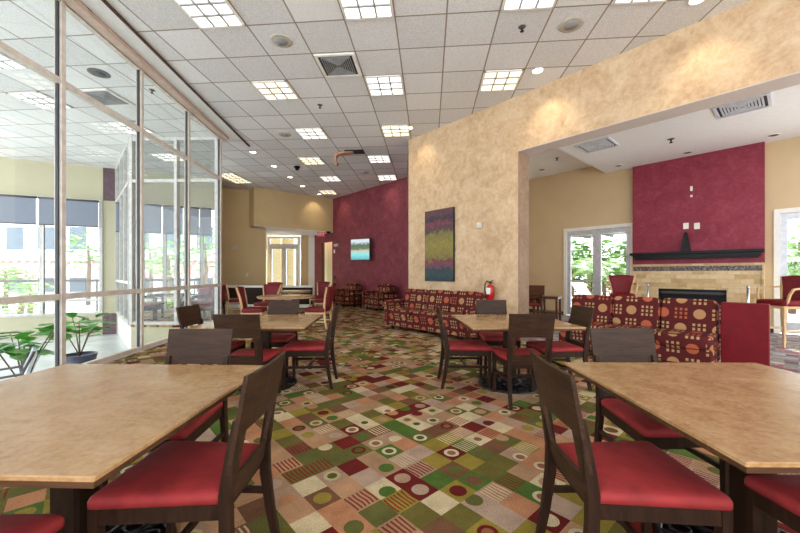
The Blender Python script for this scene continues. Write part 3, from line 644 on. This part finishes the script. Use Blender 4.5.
# ================================================================ DINING FURNITURE
def chair_proto():
    r = empty('dining_chair', (0, 0, 0), 0, 'x', 'chair', None)
    # seat: trapezoid cushion, crowned
    mb = MB(); nx, ny = 12, 12; top = []; bot = []
    vs = []; fs = []
    prof = [(0, .004), (0, .026), (.004, .036), (.012, .043), (.03, .048)]
    def ringpt(t, ins):
        # rounded trapezoid outline
        yb, yf, wb, wf_ = -.205+ins, .25-ins, .19-ins, .222-ins
        c = [(-wb, yb), (wb, yb), (wf_, yf), (-wf_, yf)]; rr = [.015, .015, .03, .03]; out = []
        for i in range(4):
            p = Vector(c[i]+(0,)); a = (Vector(c[i-1]+(0,))-p).normalized(); b = (Vector(c[(i+1) % 4]+(0,))-p).normalized()
            for k in range(5):
                s = k/4; q1 = p+a*rr[i]*(1-s); q2 = p+b*rr[i]*s; out.append((q1*(1-s)+q2*s)+(p-(p+a*rr[i]*(1-s)).lerp(p+b*rr[i]*s, s))*0)
        return out
    n = 20
    for ins, z in prof:
        for p in ringpt(0, ins): vs.append((p.x, p.y, .405+z))
    for k in range(len(prof)-1):
        for i in range(n): fs.append((k*n+i, k*n+(i+1) % n, (k+1)*n+(i+1) % n, (k+1)*n+i))
    last = (len(prof)-1)*n
    for s_ in (.6, .25):
        o = len(vs)
        for i in range(n): v = vs[last+i]; vs.append((v[0]*s_, .015+(v[1]-.015)*s_, .405+.052+.008*(1-s_)))
        for i in range(n): fs.append((last+i, last+(i+1) % n, o+(i+1) % n, o+i))
        last = o
    fs.append(tuple(last+i for i in range(n))); fs.append(tuple(reversed(range(n))))
    mb.add(vs, fs, True); mb.build('seat', 'red_vinyl', r)
    # seat frame
    fr = MB(); fr.box((0, .222, .378), (.38, .022, .055)); fr.box((0, -.195, .378), (.34, .022, .055))
    for s in (-1, 1): fr.bar([(s*.176, -.2, .378), (s*.204, .228, .378)], (.022, .055))
    fr.build('seat_frame', 'dark_wood', r)
    for s in (-1, 1):
        MB().bar([(s*.2, .222, 0), (s*.2, .222, .2), (s*.2, .222, .407)], [(.026, .026), (.032, .032), (.036, .036)], up=(0, 1, 0)).build('leg', 'dark_wood', r)
        MB().bar([(s*.182, -.275, 0), (s*.182, -.245, .15), (s*.182, -.222, .32), (s*.182, -.22, .44), (s*.182, -.24, .58), (s*.182, -.262, .70)], [(.026, .03), (.028, .036), (.03, .042), (.03, .042), (.028, .036), (.026, .026)], up=(0, 1, 0)).build('leg', 'dark_wood', r)
        MB().bar([(s*.182, -.235, .235), (s*.2, .215, .235)], (.018, .026)).build('stretcher', 'dark_wood', r)
    MB().box((0, -.02, .235), (.37, .018, .026)).build('stretcher', 'dark_wood', r)
    # backrest: plywood panel with cut-out, curved and leaning
    def P(x, z, f):
        y = -.205-(z-.42)*.2-(.014*(1-(x/.2)**2)); return Vector((x, y+(.0 if f else -.016)-.0, z))
    bk = MB(); zs = [.39, .44, .485, .56, .648, .72, .80, .863]; xs = [-.2, -.14, -.08, -.03, .03, .08, .14, .2]
    def solid(i, j):    # cell i across, j up
        return (j >= 4) or (i in (0, 6)) or j <= 1
    def wx(x, z): return x*(.97+.05*(z-.4)/.46)
    vid = {}; vs = []; fs = []
    def gv(i, j, f):
        k = (i, j, f)
        if k not in vid: vid[k] = len(vs); vs.append(P(wx(xs[i], zs[j]), zs[j], f))
        return vid[k]
    for i in range(7):
        for j in range(7):
            if not solid(i, j): continue
            a, b, c, d = (i, j), (i+1, j), (i+1, j+1), (i, j+1)
            fs.append(tuple(gv(*q, 0) for q in (a, b, c, d))); fs.append(tuple(gv(*q, 1) for q in (d, c, b, a)))
            for (p, q, ni, nj) in ((a, b, i, j-1), (b, c, i+1, j), (c, d, i, j+1), (d, a, i-1, j)):
                if not (0 <= ni < 7 and 0 <= nj < 7 and solid(ni, nj)): fs.append((gv(*q, 0), gv(*p, 0), gv(*p, 1), gv(*q, 1)))
    bk.add(vs, fs); bk.build('backrest', 'panel_wood', r)
    return r
chair = chair_proto()
def table_proto():
    r = empty('dining_table', (0, 0, 0), 0, 'x', 'table', None); s = 1.1
    MB().box((0, 0, .697), (s, s, .016), bev=.003).build('tabletop', 'laminate', r)
    MB().box((0, 0, .6805), (s-.01, s-.01, .017)).build('edge_trim', 'edge_wood', r)
    MB().box((0, 0, .635), (.6, .09, .046)).box((0, 0, .635), (.09, .6, .046)).build('support', 'iron', r)
    pe = MB().box((0, 0, .34), (.115, .115, .60), bev=.012).build('pedestal', 'dark_wood', r)
    b = MB(); b.lathe((0, 0, 0), [(.34, 0), (.345, .012), (.32, .02), (.31, .012)], 36, cap=False); b.lathe((0, 0, 0), [(.10, 0), (.14, .02), (.12, .045), (.085, .06), (.08, .08)], 24)
    for k in range(12):
        a = 2*PI*k/12; c_, s_ = math.cos(a), math.sin(a)
        b.bar([(c_*.12, s_*.12, .03), (c_*.2, s_*.2, .022), (c_*.33, s_*.33, .012)], [(.02, .02), (.014, .014), (.016, .012)])
        b.torus((math.cos(a+.26)*.245, math.sin(a+.26)*.245, .014), .042, .007, 12, 5)
    b.lathe((0, 0, 0), [(.33, .0), (.33, .006)], 36)
    b.build('base', 'iron', pe); return r
table = table_proto()
def rot(v, a): return Vector((v[0]*math.cos(a)-v[1]*math.sin(a), v[0]*math.sin(a)+v[1]*math.cos(a), 0))
R_ = math.radians
place(table, (1.50, 1.515, 0), R_(-.6), 'large tan topped table in the right foreground')
place(table, (-1.34, 1.469, 0), R_(-1.8), 'large tan topped table in the left foreground').scale = (1.06, 1.0, 1)
place(table, (1.21, 3.93, 0), R_(2.5), 'tan topped table right of the aisle in front of the patterned sofas')
place(table, (-1.49, 3.93, 0), R_(3), 'tan topped table left of the aisle, second from camera')
# chairs: local +Y is the way the sitter faces
E_, W_, N_, S_ = -PI/2, PI/2, 0, PI
ch = [((.905, 1.44), E_-R_(1), 'red seat chair in the right foreground with its back to the aisle'),
 ((-.835, 1.44), W_, 'red seat chair in the left foreground with its back to the aisle'),
 ((-1.275, 1.985), S_, 'chair behind the left foreground table with dark back facing camera'),
 ((1.435, 2.01), S_, 'chair behind the right foreground table, before the patterned sofa'),
 ((1.54, 1.13), N_, 'chair cut off at the bottom right corner, only red seat showing'),
 ((-1.295, .905), N_, 'chair cut off at the bottom left corner, only red seat showing'),
 ((1.172, 3.455), N_, 'chair with cut-out back towards camera at the right middle table'),
 ((.72, 3.95), E_, 'chair on the aisle side of the right middle table'),
 ((1.70, 3.88), W_+R_(3), 'chair on the right side of the right middle table'),
 ((1.23, 4.51), S_, 'chair on the far side of the right middle table below the extinguisher'),
 ((-1.434, 3.42), N_, 'chair with back towards camera at the left middle table'),
 ((-1.0, 3.93), W_+R_(2), 'chair on the aisle side of the left middle table'),
 ((-2.04, 3.93), E_, 'chair on the window side of the left middle table'),
 ((-1.54, 4.43), S_, 'chair on the far side of the left middle table')]
for p, a, l in ch: place(chair, (p[0], p[1], 0), a, l, None)

# oak chairs with red upholstery
def oak_proto(stool=False):
    r = empty('bar_stool' if stool else 'oak_chair', (0, 0, 0), 0, 'x', 'bar stool' if stool else 'chair', None)
    zs = .77 if stool else .46; zb = 1.17 if stool else .92
    MB().cushion((0, 0, zs-.045), (.5, .48, .11), .3).build('seat', 'wine_cloth' if not stool else 'maroon_vinyl', r)
    MB().box((0, 0, zs-.11), (.46, .44, .05), bev=.01).build('seat_frame', 'oak', r)
    bk = MB(); n = 8; vs = []; fs = []
    for f in (0, 1):
        for j in range(6):
            z = zs-.02+(zb-zs+.02)*j/5; hw = .17+.08*(j/5)**1.2
            for i in range(n+1):
                x = -hw+2*hw*i/n; y = -.22-(z-zs)*.22-.04*(1-(x/hw)**2)+(.03 if f else -.02); vs.append((x, y, z+(.02*(1-(x/hw)**2) if j == 5 else 0)))
    w_ = n+1; o = 6*w_
    for j in range(5):
        for i in range(n): a = j*w_+i; fs.append((a, a+1, a+w_+1, a+w_)); fs.append((o+a, o+a+w_, o+a+w_+1, o+a+1))
    for j in range(5): a = j*w_; fs.append((a, a+w_, o+a+w_, o+a)); a += n; fs.append((a, o+a, o+a+w_, a+w_))
    for i in range(n): fs.append((i, o+i, o+i+1, i+1)); a = 5*w_+i; fs.append((a, a+1, o+a+1, o+a))
    bk.add(vs, fs, True); bk.build('backrest', 'wine_cloth', r)
    for s in (-1, 1):
        MB().bar([(s*.2, -.27, 0), (s*.19, -.22, zs*.6), (s*.18, -.21, zs), (s*.215, -.24, (zs+zb)/2), (s*.27, -.30, zb)], [(.032, .036), (.036, .04), (.036, .044), (.03, .04), (.022, .03)], up=(0, 1, 0)).build('leg', 'oak', r)
        MB().bar([(s*.21, .2, 0), (s*.205, .19, zs-.12)], [(.028, .028), (.04, .04)], up=(0, 1, 0)).build('leg', 'oak', r)
        if stool: MB().bar([(s*.24, -.25, zs+.22), (s*.28, -.05, zs+.21), (s*.28, .12, zs+.19), (s*.26, .16, zs+.1), (s*.22, .17, zs-.08)], [(.03, .03)]*5, up=(1, 0, 0)).build('arm', 'oak', r)
        MB().bar([(s*.2, -.24, zs*.35), (s*.207, .19, zs*.35)], (.02, .03)).build('stretcher', 'oak', r)
    return r
oak = oak_proto(); stool = oak_proto(True)
def round_table(loc, rad, label, mat='laminate', zt_=.715):
    r = empty('round_table', loc, 0, label, 'table', None)
    MB().lathe((0, 0, zt_-.03), [(rad-.01, 0), (rad, .006), (rad, .024), (rad-.008, .03)], 40).build('tabletop', 'laminate', r)
    MB().lathe((0, 0, zt_-.045), [(rad-.03, 0), (rad-.012, .015)], 40).build('edge_trim', 'oak', r)
    MB().lathe((0, 0, 0), [(.3, 0), (.3, .02), (.08, .05), (.05, .1), (.05, zt_-.045)], 20).build('pedestal', 'oak', r)
round_table((px(286, 8.0), 8.05, 0), .64, 'round tan table at the back left, nearest of the two')
round_table((px(290, 10.4), 10.4, 0), .6, 'round tan table farthest back before the low partition')
ok = [((px(249, 7.9)+.12, 7.9), E_+.15, 'oak framed red chair left of the nearer round table'), ((px(319, 8.0)-.02, 8.0), W_-.15, 'oak framed red chair right of the nearer round table'),
 ((px(268, 9.6), 9.45), S_-.2, 'oak framed red chair beyond the nearer round table'), ((px(322, 10.3), 10.5), W_, 'oak framed red chair right of the farther round table'),
 ((px(272, 11.4), 11.4), S_, 'oak framed red chair beyond the farther round table'), ((px(234, 10.6), 10.7), E_+.6, 'oak framed red chair against the beige wall end of the partition'),
 ((px(318, 12), 12.1), S_-.4, 'oak framed red chair farthest right near the hallway door')]
for p, a, l in ok: place(oak, (p[0], p[1], 0), a, l)
# low partition in front of the recess
lp = empty('low_partition', (px(221.5, 12.7), 12.7, 0), 0, 'dark panelled low partition with a white cap at the back left', 'partition')
Lp = px(312, 12.7)-px(221.5, 12.7)
MB().box((Lp/2, .06, .36), (Lp, .1, .72)).build('panel', 'dark_wood', lp); MB().box((Lp/2, .06, .755), (Lp+.04, .16, .07)).build('cap', 'white_trim', lp)
MB().box((Lp/2, 0, .06), (Lp, .02, .12)).build('skirting', 'white_trim', lp)

# ================================================================ SOFAS
def sofa(name, loc, rz, n, cw_, label, cat, arms=(True, True), depth=.86, zb=.84, seatz=.44, endpanel=False, group=None, armr=.07):
    """local x along the sofa, front towards -y; origin at the left end of the seats on the floor"""
    r = empty(name, loc, rz, label, cat, group); L = n*cw_
    b = MB(); b.box((L/2, 0, .19), (L, depth-.12, .22), bev=.02); b.build('base', 'sofa_fabric', r, True)
    b = MB(); b.box((L/2, depth/2-.09, .46), (L, .14, .68), bev=.02); b.build('back_frame', 'sofa_fabric', r, True)
    for k in range(n):
        x = (k+.5)*cw_
        sc_ = MB().cushion((x, -.08, seatz-.07), (cw_-.008, depth-.22, .19), .22).build('seat_cushion', 'sofa_fabric', r, True)
        RX = Matrix.Rotation(-.2, 3, 'X')
        MB().cushion((x, depth/2-.25, zb-.2), (cw_-.008, .2, .46), .2, RX, pw=.2).build('back_cushion', 'sofa_fabric', r, True)
    if arms[0] or arms[1]:
        for flag, x in ((arms[0], -.075), (arms[1], L+.075)):
            if not flag: continue
            a = MB(); a.box((x, -.02, .3), (.14, depth-.1, .44), bev=.03); a = a.build('arm', 'sofa_fabric', r, True)
            MB().bar([(x, depth/2-.2, .56), (x, -.1, .575), (x, -depth/2+.04, .545), (x, -depth/2-.0, .5)], [armr]*4, smooth=True).build('arm_roll', 'sofa_fabric', a, True)
    for x in (.08, L-.08):
        for y in (-depth/2+.1, depth/2-.1): MB().box((x, y, .04), (.06, .06, .08), taper=.7).build('foot', 'black', r)
    if endpanel:
        MB().box((L+.24, .12, .43), (.43, .16, .85), bev=.008).build('end_panel', 'maroon_vinyl', r)['label'] = 'plain deep red upholstered end block'
    return r
sA = CW(8.63)+T*.27+Nn*.48
sofa('patterned_sofa', sA, fp_rot, 3, .69, 'long maroon sofa with circle pattern along the cream wall', 'sofa')
s2 = at(574, 296, .84); s2p = Vector((s2.x, s2.y, 0))+Nn*.22
sofa('patterned_sofa', s2p, fp_rot, 3, .615, 'maroon circle patterned sofa with red end block in the wing opening', 'sofa', (False, False), endpanel=True)
mrot = math.atan2(-1, .9)
def mw_at(pxx, off): p = pxline(MW, pxx); return p+Nn*off
sofa('patterned_armchair', mw_at(356, .52)-T*.1, fp_rot-.1, 1, .72, 'patterned maroon armchair below the television, nearer the hallway', 'armchair')
sofa('patterned_armchair', mw_at(388, .55)-T*.1, fp_rot-.1, 1, .76, 'patterned maroon armchair in the corner beside the cream wall', 'armchair')
et = empty('end_table', mw_at(374, .55), fp_rot, 'small dark square end table between the two patterned armchairs', 'end table')
MB().box((0, 0, .48), (.45, .45, .04)).build('tabletop', 'dark_wood', et)
for sx in (-.19, .19):
    for sy in (-.19, .19): MB().box((sx, sy, .23), (.04, .04, .46)).build('leg', 'dark_wood', et)

# ================================================================ WALL ITEMS
def on_wall(fn, pxx, nrm, off=0): return pxline(fn, pxx)+nrm*off
pa, pb = pxline(CW, 426.5), pxline(CW, 455); pr = empty('abstract_painting', pa+Nn*.03+Vector((0, 0, 1.05)), fp_rot, 'tall abstract painting in olive, purple and teal on the cream wall', 'painting')
Lw = (pb-pa).length
MB().box((Lw/2, 0, .79), (Lw, .05, 1.58)).build('canvas', 'black_soft', pr)
o = MB().add([(0.004, -.0265, .004), (Lw-.004, -.0265, .004), (Lw-.004, -.0265, 1.576), (.004, -.0265, 1.576), (0.004, -.025, .004), (Lw-.004, -.025, .004), (Lw-.004, -.025, 1.576), (.004, -.025, 1.576)], [(0, 1, 2, 3), (7, 6, 5, 4), (0, 4, 5, 1), (1, 5, 6, 2), (2, 6, 7, 3), (3, 7, 4, 0)]).build('paint_layer', 'abstract_paint', pr, True)
for l in o.data.uv_layers[0].data: l.uv = (l.uv[0]/Lw, l.uv[1]/1.58)
# television
tvp = mw_at(368, .35); tv = empty('television', tvp+Vector((0, 0, H+.9)), fp_rot+.35, 'flat television showing a pool scene, bracketed to the magenta wall', 'television')
tb = MB().box((0, 0, 0), (.88, .06, .82), bev=.01).build('housing', 'tv_black', tv)
o = MB().box((0, -.032, 0), (.82, .004, .76)).build('screen', 'tv_picture', tb, True)
for l in o.data.uv_layers[0].data: l.uv = (l.uv[0]/.82+.5, l.uv[1]/.76+.5)
MB().box((.05, .18, 0), (.08, .3, .08)).build('wall_bracket', 'tv_black', tv)
# extinguisher
fx = empty('fire_extinguisher', pxline(CW, 494)+Nn*.12+Vector((0, 0, .72)), fp_rot, 'red fire extinguisher with black hose on the cream wall above the sofa end', 'fire extinguisher')
fx.scale = (.85,)*3
fc = MB().lathe((0, 0, 0), [(.06, 0), (.085, .02), (.085, .27), (.07, .31), (.03, .34), (.025, .37)], 20).build('cylinder', 'fire_red', fx)
MB().box((0, -.085, .2), (.1, .012, .14)).build('instruction_label', 'label_white', fc)
MB().box((0, 0, .39), (.05, .05, .04)).bar([(0, -.02, .40), (.1, -.03, .44)], (.02, .012)).bar([(0, -.02, .38), (.1, -.03, .38)], (.02, .012)).build('valve', 'black', fx)
MB().bar([(-.02, 0, .39), (-.09, 0, .42), (-.14, 0, .36), (-.15, 0, .22), (-.12, 0, .1)], .014).build('hose', 'black', fx)
MB().box((0, .09, .2), (.06, .02, .1)).build('bracket', 'black', fx)
def plate(name, p, z, w_, h_, label, cat, rz=fp_rot, mat='white_trim', t=.02):
    o = MB().box((0, 0, 0), (w_, t, h_), bev=.004).build(name, mat); o.location = (p.x, p.y, z); o.rotation_euler = (0, 0, rz); return tag(o, label, cat)
pA = pxline(CW, 480.5)+Nn*.03; hn = empty('wall_sconce_horn', pA+Vector((0, 0, H+.96)), fp_rot, 'small cream fire alarm strobe on the cream wall right of the painting', 'alarm')
MB().box((0, 0, 0), (.11, .05, .12), bev=.006).build('housing', 'frame_beige', hn); MB().box((.0, -.035, .02), (.08, .02, .03)).build('strobe_lens', 'label_white', hn)
pA = mw_at(337.5, .04); hn = empty('emergency_light', pA+Vector((0, 0, H+1.2)), fp_rot, 'cream twin head emergency light beside the hallway opening', 'emergency light')
MB().box((0, 0, 0), (.22, .07, .13), bev=.01).build('housing', 'speaker_tan', hn)
for s in (-.08, .08): MB().lathe((s, -.05, -.0), [(.03, -.03), (.045, 0), (.03, .03)], 12).build('lamp_head', 'label_white', hn)
plate('call_station', mw_at(334.6, .012), 1.22+.95, .09, .16, 'white alarm pull plate below the emergency light', 'wall plate')
plate('light_switch', mw_at(334.8, .012), 1.05, .1, .16, 'dark switch plate on magenta wall by the hallway opening', 'switch', mat='black_soft')
bn = Vector((.437, -.9, 0)); bf = lambda d: B0+(B1-B0)*((d-B0.y)/(B1.y-B0.y)); brz = math.atan2(B1.y-B0.y, B1.x-B0.x)
plate('wall_sensor', pxline(bf, 234, 13.0, 14.5)+bn*.02, H+.97, .2, .13, 'small tan sensor box high on the beige wall', 'sensor', brz, 'speaker_tan', .04)
plate('light_switch', pxline(bf, 247, 13.0, 14.5)+bn*.012, H-.05, .09, .13, 'pale switch plate low on the beige wall', 'switch', brz, 'frame_beige')
ff = lambda d: Vector((14.0-.893*d, d, 0))
for a, l in ((686, 'white wall outlet directly above the mantel statue'), (697, 'white wall outlet to the right above the mantel')):
    q = pxline(ff, a)+Nn*.012; plate('wall_outlet', q, H+(HZ-226)*q.y/F, .1, .14, l, 'outlet')
for b_, hh, l in ((188.5, .11, 'upper white cable plate high on the wine red wall'), (196, .05, 'small lower cable plate high on the wine red wall')):
    q = pxline(ff, 691.5)+Nn*.012; plate('cable_plate', q, H+(HZ-b_)*q.y/F, .045, hh, l, 'wall plate')
# statue on the mantel
q = pxline(ff, 687)+Nn*.15; st = empty('mantel_statue', (q.x, q.y, 1.726), fp_rot, 'black tapering draped statue standing on the mantel', 'statue')
MB().box((0, 0, .02), (.19, .14, .04)).build('plinth', 'black', st)
MB().bar([(0, 0, .04), (.0, 0, .15), (0, 0, .3), (0, 0, .4), (0, 0, .44)], [(.17, .11), (.14, .1), (.1, .07), (.07, .05), (.04, .03)], up=(0, 1, 0)).build('figure', 'black', st)
# exit sign hanging below the soffit
ex = empty('exit_sign', atd(321, 15.0, 2.86), .0, 'small red exit sign hanging below the soffit before the hallway', 'exit sign')
eh = MB().box((0, 0, 0), (.32, .05, .2)).build('housing', 'exit_red', ex)
MB().box((0, 0, .125), (.05, .03, .05)).build('stem', 'white_trim', ex)
tc = bpy.data.curves.new('exit', 'FONT'); tc.body = 'EXIT'; tc.size = .15; tc.align_x = 'CENTER'; tc.align_y = 'CENTER'; tc.extrude = .002
to = bpy.data.objects.new('exit_text', tc); COL.objects.link(to); dg = bpy.context.evaluated_depsgraph_get()
me = bpy.data.meshes.new_from_object(to.evaluated_get(dg)); bpy.data.objects.remove(to); me.materials.append(M['label_white'])
lt = bpy.data.objects.new('lettering', me); COL.objects.link(lt); lt.parent = eh; lt.rotation_euler = (PI/2, 0, 0); lt.location = (0, -.028, 0)
dm = empty('dome_camera', atd(328.5, 15.1, 3.0), 0, 'black dome camera below the soffit right of the exit sign', 'security camera')
MB().lathe((0, 0, -.1), [(.03, 0), (.09, .04), (.1, .1)], 16).build('dome', 'black', dm)
# roller blinds
def blind(a, b, label, n, z0=2.62, z1=HEAD-.09):
    a, b = Vector(a), Vector(b); d = (b-a).normalized(); L = (b-a).length
    r = empty('roller_blind', a+Vector((.03, -.16, 0)), math.atan2(d.y, d.x), label, 'blind', 'roller blinds on the window wall')
    MB().box((L/2, 0, (z0+z1)/2), (L-.06, .006, z1-z0)).build('shade_cloth', 'blind', r); MB().box((L/2, 0, z0), (L-.05, .03, .03)).build('hem_bar', 'shade_grey', r)
    MB().bar([(0.02, 0, z1+.02), (L-.02, 0, z1+.02)], .03).build('roller', 'shade_grey', r)
w0 = pxline(WW, 42)
blind(w0, pxline(WW, 103), 'grey roller blind over the court window right of the mullion', 0); blind(w0-(pxline(WW, 103)-w0), w0, 'grey roller blind over the court window at far left', 0)
pp = [118, 143, 165, 186, 202, 214]
bd = ['first lounge window from the column', 'second lounge window from the column', 'third lounge window from the column', 'fourth lounge window from the column', 'last lounge window beside the beige wall']
for k in range(5): blind(pxline(WW, pp[k]), pxline(WW, pp[k+1]), 'grey roller blind over the '+bd[k], 0, 2.5)

# ================================================================ COURT AND LOUNGE BEYOND THE GLASS
def leafy(loc, label, n, hh, spread, pr_, mat='pot_blue', ls=.2):
    r = empty('potted_fiddle_leaf', loc, 0, label, 'potted plant')
    MB().lathe((0, 0, 0), [(pr_*.75, 0), (pr_, .3), (pr_*.92, .3), (pr_*.9, .26)], 20).build('pot', mat, r)
    for k in range(5):
        a = k*1.35; e = Vector((math.cos(a)*spread, math.sin(a)*spread, hh*(.75+.25*random.random()))); s0 = Vector((0, 0, .26))
        sm = MB().bar([s0, s0.lerp(e, .5)+Vector((0, 0, .08)), e], [.012, .009, .005]).build('stem', 'trunk', r)
        for j in range(n):
            t = .35+.65*(j+1)/n; c = s0.lerp(e, t)+Vector((0, 0, .08*4*t*(1-t))); b = a+j*2.2; dr = Vector((math.cos(b), math.sin(b), random.uniform(-.3, 1.0))).normalized(); sd_ = dr.cross(Vector((0, 0, 1))).normalized()
            pts = []; up_ = sd_.cross(dr).normalized()
            for u, wd in ((0, .05), (.15, .5), (.4, .75), (.65, 1.0), (.88, .8), (1, .25)):
                for s in (-1, 0, 1): pts.append(c+dr*u*ls*1.3+sd_*s*wd*ls*.5+up_*(.0 if s else -.12*wd*ls)-Vector((0, 0, u*u*ls*.3)))
            MB().add(pts, [(i*3+q, i*3+q+1, i*3+q+4, i*3+q+3) for i in range(5) for q in (0, 1)], True).build('leaf', 'green_leaf', sm)
leafy(atd(24, 5.0, SUNK), 'large leafed plant in the court at far left', 8, 1.22, .45, .16, 'lounger', .2)
leafy(atd(80, 6.9, SUNK), 'fiddle leaf plant in a dark blue pot in the court', 7, 1.15, .34, .27, 'pot_blue', .22)
def patio_chair(loc, rz, label):
    r = empty('court_chair', loc, rz, label, 'chair')
    for s in (-.27, .27):
        MB().bar([(s, .25, 0), (s, .24, .4), (s, .2, .62), (s, -.2, .64), (s, -.3, .9)], .016).build('side_frame', 'shade_grey', r)
        MB().bar([(s, -.28, 0), (s, -.22, .42), (s, -.2, .64)], .016).build('leg', 'shade_grey', r)
    MB().box((0, 0, .42), (.52, .48, .03)).build('seat', 'lounger', r); MB().box((0, -.26, .68), (.5, .03, .42), Matrix.Rotation(.25, 3, 'X')).build('backrest', 'lounger', r)
patio_chair(atd(-2, 4.35, SUNK), 2.4, 'grey metal framed chair in the court behind the table corner')
patio_chair(atd(10, 7.2, SUNK), -.6, 'grey metal framed chair farther out in the court behind the large plant')
def lounge_chair(loc, rz, label):
    r = empty('lounge_armchair', loc, rz, label, 'armchair')
    MB().cushion((0, .02, .38), (.56, .56, .16), .3).build('seat', 'wine_cloth', r); MB().cushion((0, -.27, .62), (.56, .16, .6), .3, Matrix.Rotation(.18, 3, 'X')).build('backrest', 'wine_cloth', r)
    for s in (-1, 1):
        MB().bar([(s*.32, -.32, .58), (s*.33, 0, .6), (s*.32, .28, .57)], (.06, .04)).build('arm', 'dark_wood', r)
        for y in (-.28, .26): MB().box((s*.32, y, .29), (.05, .05, .58)).build('leg', 'dark_wood', r)
    MB().box((0, 0, .27), (.62, .54, .06)).build('seat_frame', 'dark_wood', r)
lounge_chair(atd(148, 9.6), -1.2, 'dark wood armchair in the lounge nearest the court corner')
lounge_chair(atd(196, 10.3), 2.6, 'dark wood armchair in the lounge near the window end')
lounge_chair(atd(208, 9.7), 1.6, 'dark wood armchair in the lounge beside the beige wall')
lt_ = empty('lounge_table', atd(172, 9.7), .3, 'dark wood square table in the lounge between armchairs', 'table')
MB().box((0, 0, .66), (.75, .75, .04)).build('tabletop', 'dark_wood', lt_)
for sx in (-.32, .32):
    for sy in (-.32, .32): MB().box((sx, sy, .32), (.05, .05, .64)).build('leg', 'dark_wood', lt_)
# wing furniture
place(stool, atd(622, 7.9), S_-.5, 'red bar stool before the left patio doors beyond the sofa')
place(stool, atd(782, 6.05), W_+.02, 'red bar stool beside the patio door right of the fireplace')
def glass_table(loc, label, rad=.34, z=.98):
    r = empty('glass_bar_table', loc, 0, label, 'table')
    MB().lathe((0, 0, z), [(rad, 0), (rad, .012)], 32).build('tabletop', 'glass', r); MB().lathe((0, 0, 0), [(.2, 0), (.18, .02), (.02, .05), (.02, z-.03), (.03, z)], 16).build('pedestal', 'chrome', r)
glass_table(atd(748, 6.75), 'round glass bar table left of the right bar stool')
glass_table(atd(648, 8.0), 'round glass bar table right of the bar stool by left doors', .3)
bc = empty('wooden_armchair', atd(533, 9.2), fp_rot+.3, 'dark wooden armchair just past the jamb of the opening', 'armchair')
MB().box((0, .2, .7), (.5, .04, .42), Matrix.Rotation(-.15, 3, 'X')).build('backrest', 'walnut', bc); MB().cushion((0, -.03, .44), (.5, .48, .1), .3).build('seat', 'wine_cloth', bc)
for sx in (-.25, .25):
    for sy in (-.24, .2): MB().box((sx, sy, .31), (.05, .05, .62)).build('leg', 'walnut', bc)
    MB().box((sx, -.02, .64), (.06, .52, .04)).build('arm', 'walnut', bc)
wt = empty('wooden_side_table', atd(547, 9.0), fp_rot+.2, 'red brown wooden side table between jamb and left patio doors', 'side table')
MB().box((0, 0, .62), (.62, .45, .06)).build('tabletop', 'walnut', wt)
for sx in (-.27, .27):
    for sy in (-.18, .18): MB().box((sx, sy, .295), (.05, .05, .59)).build('leg', 'walnut', wt)
MB().box((0, .0, .25), (.54, .36, .03)).build('shelf', 'walnut', wt)
bpy.context.view_layer.update()
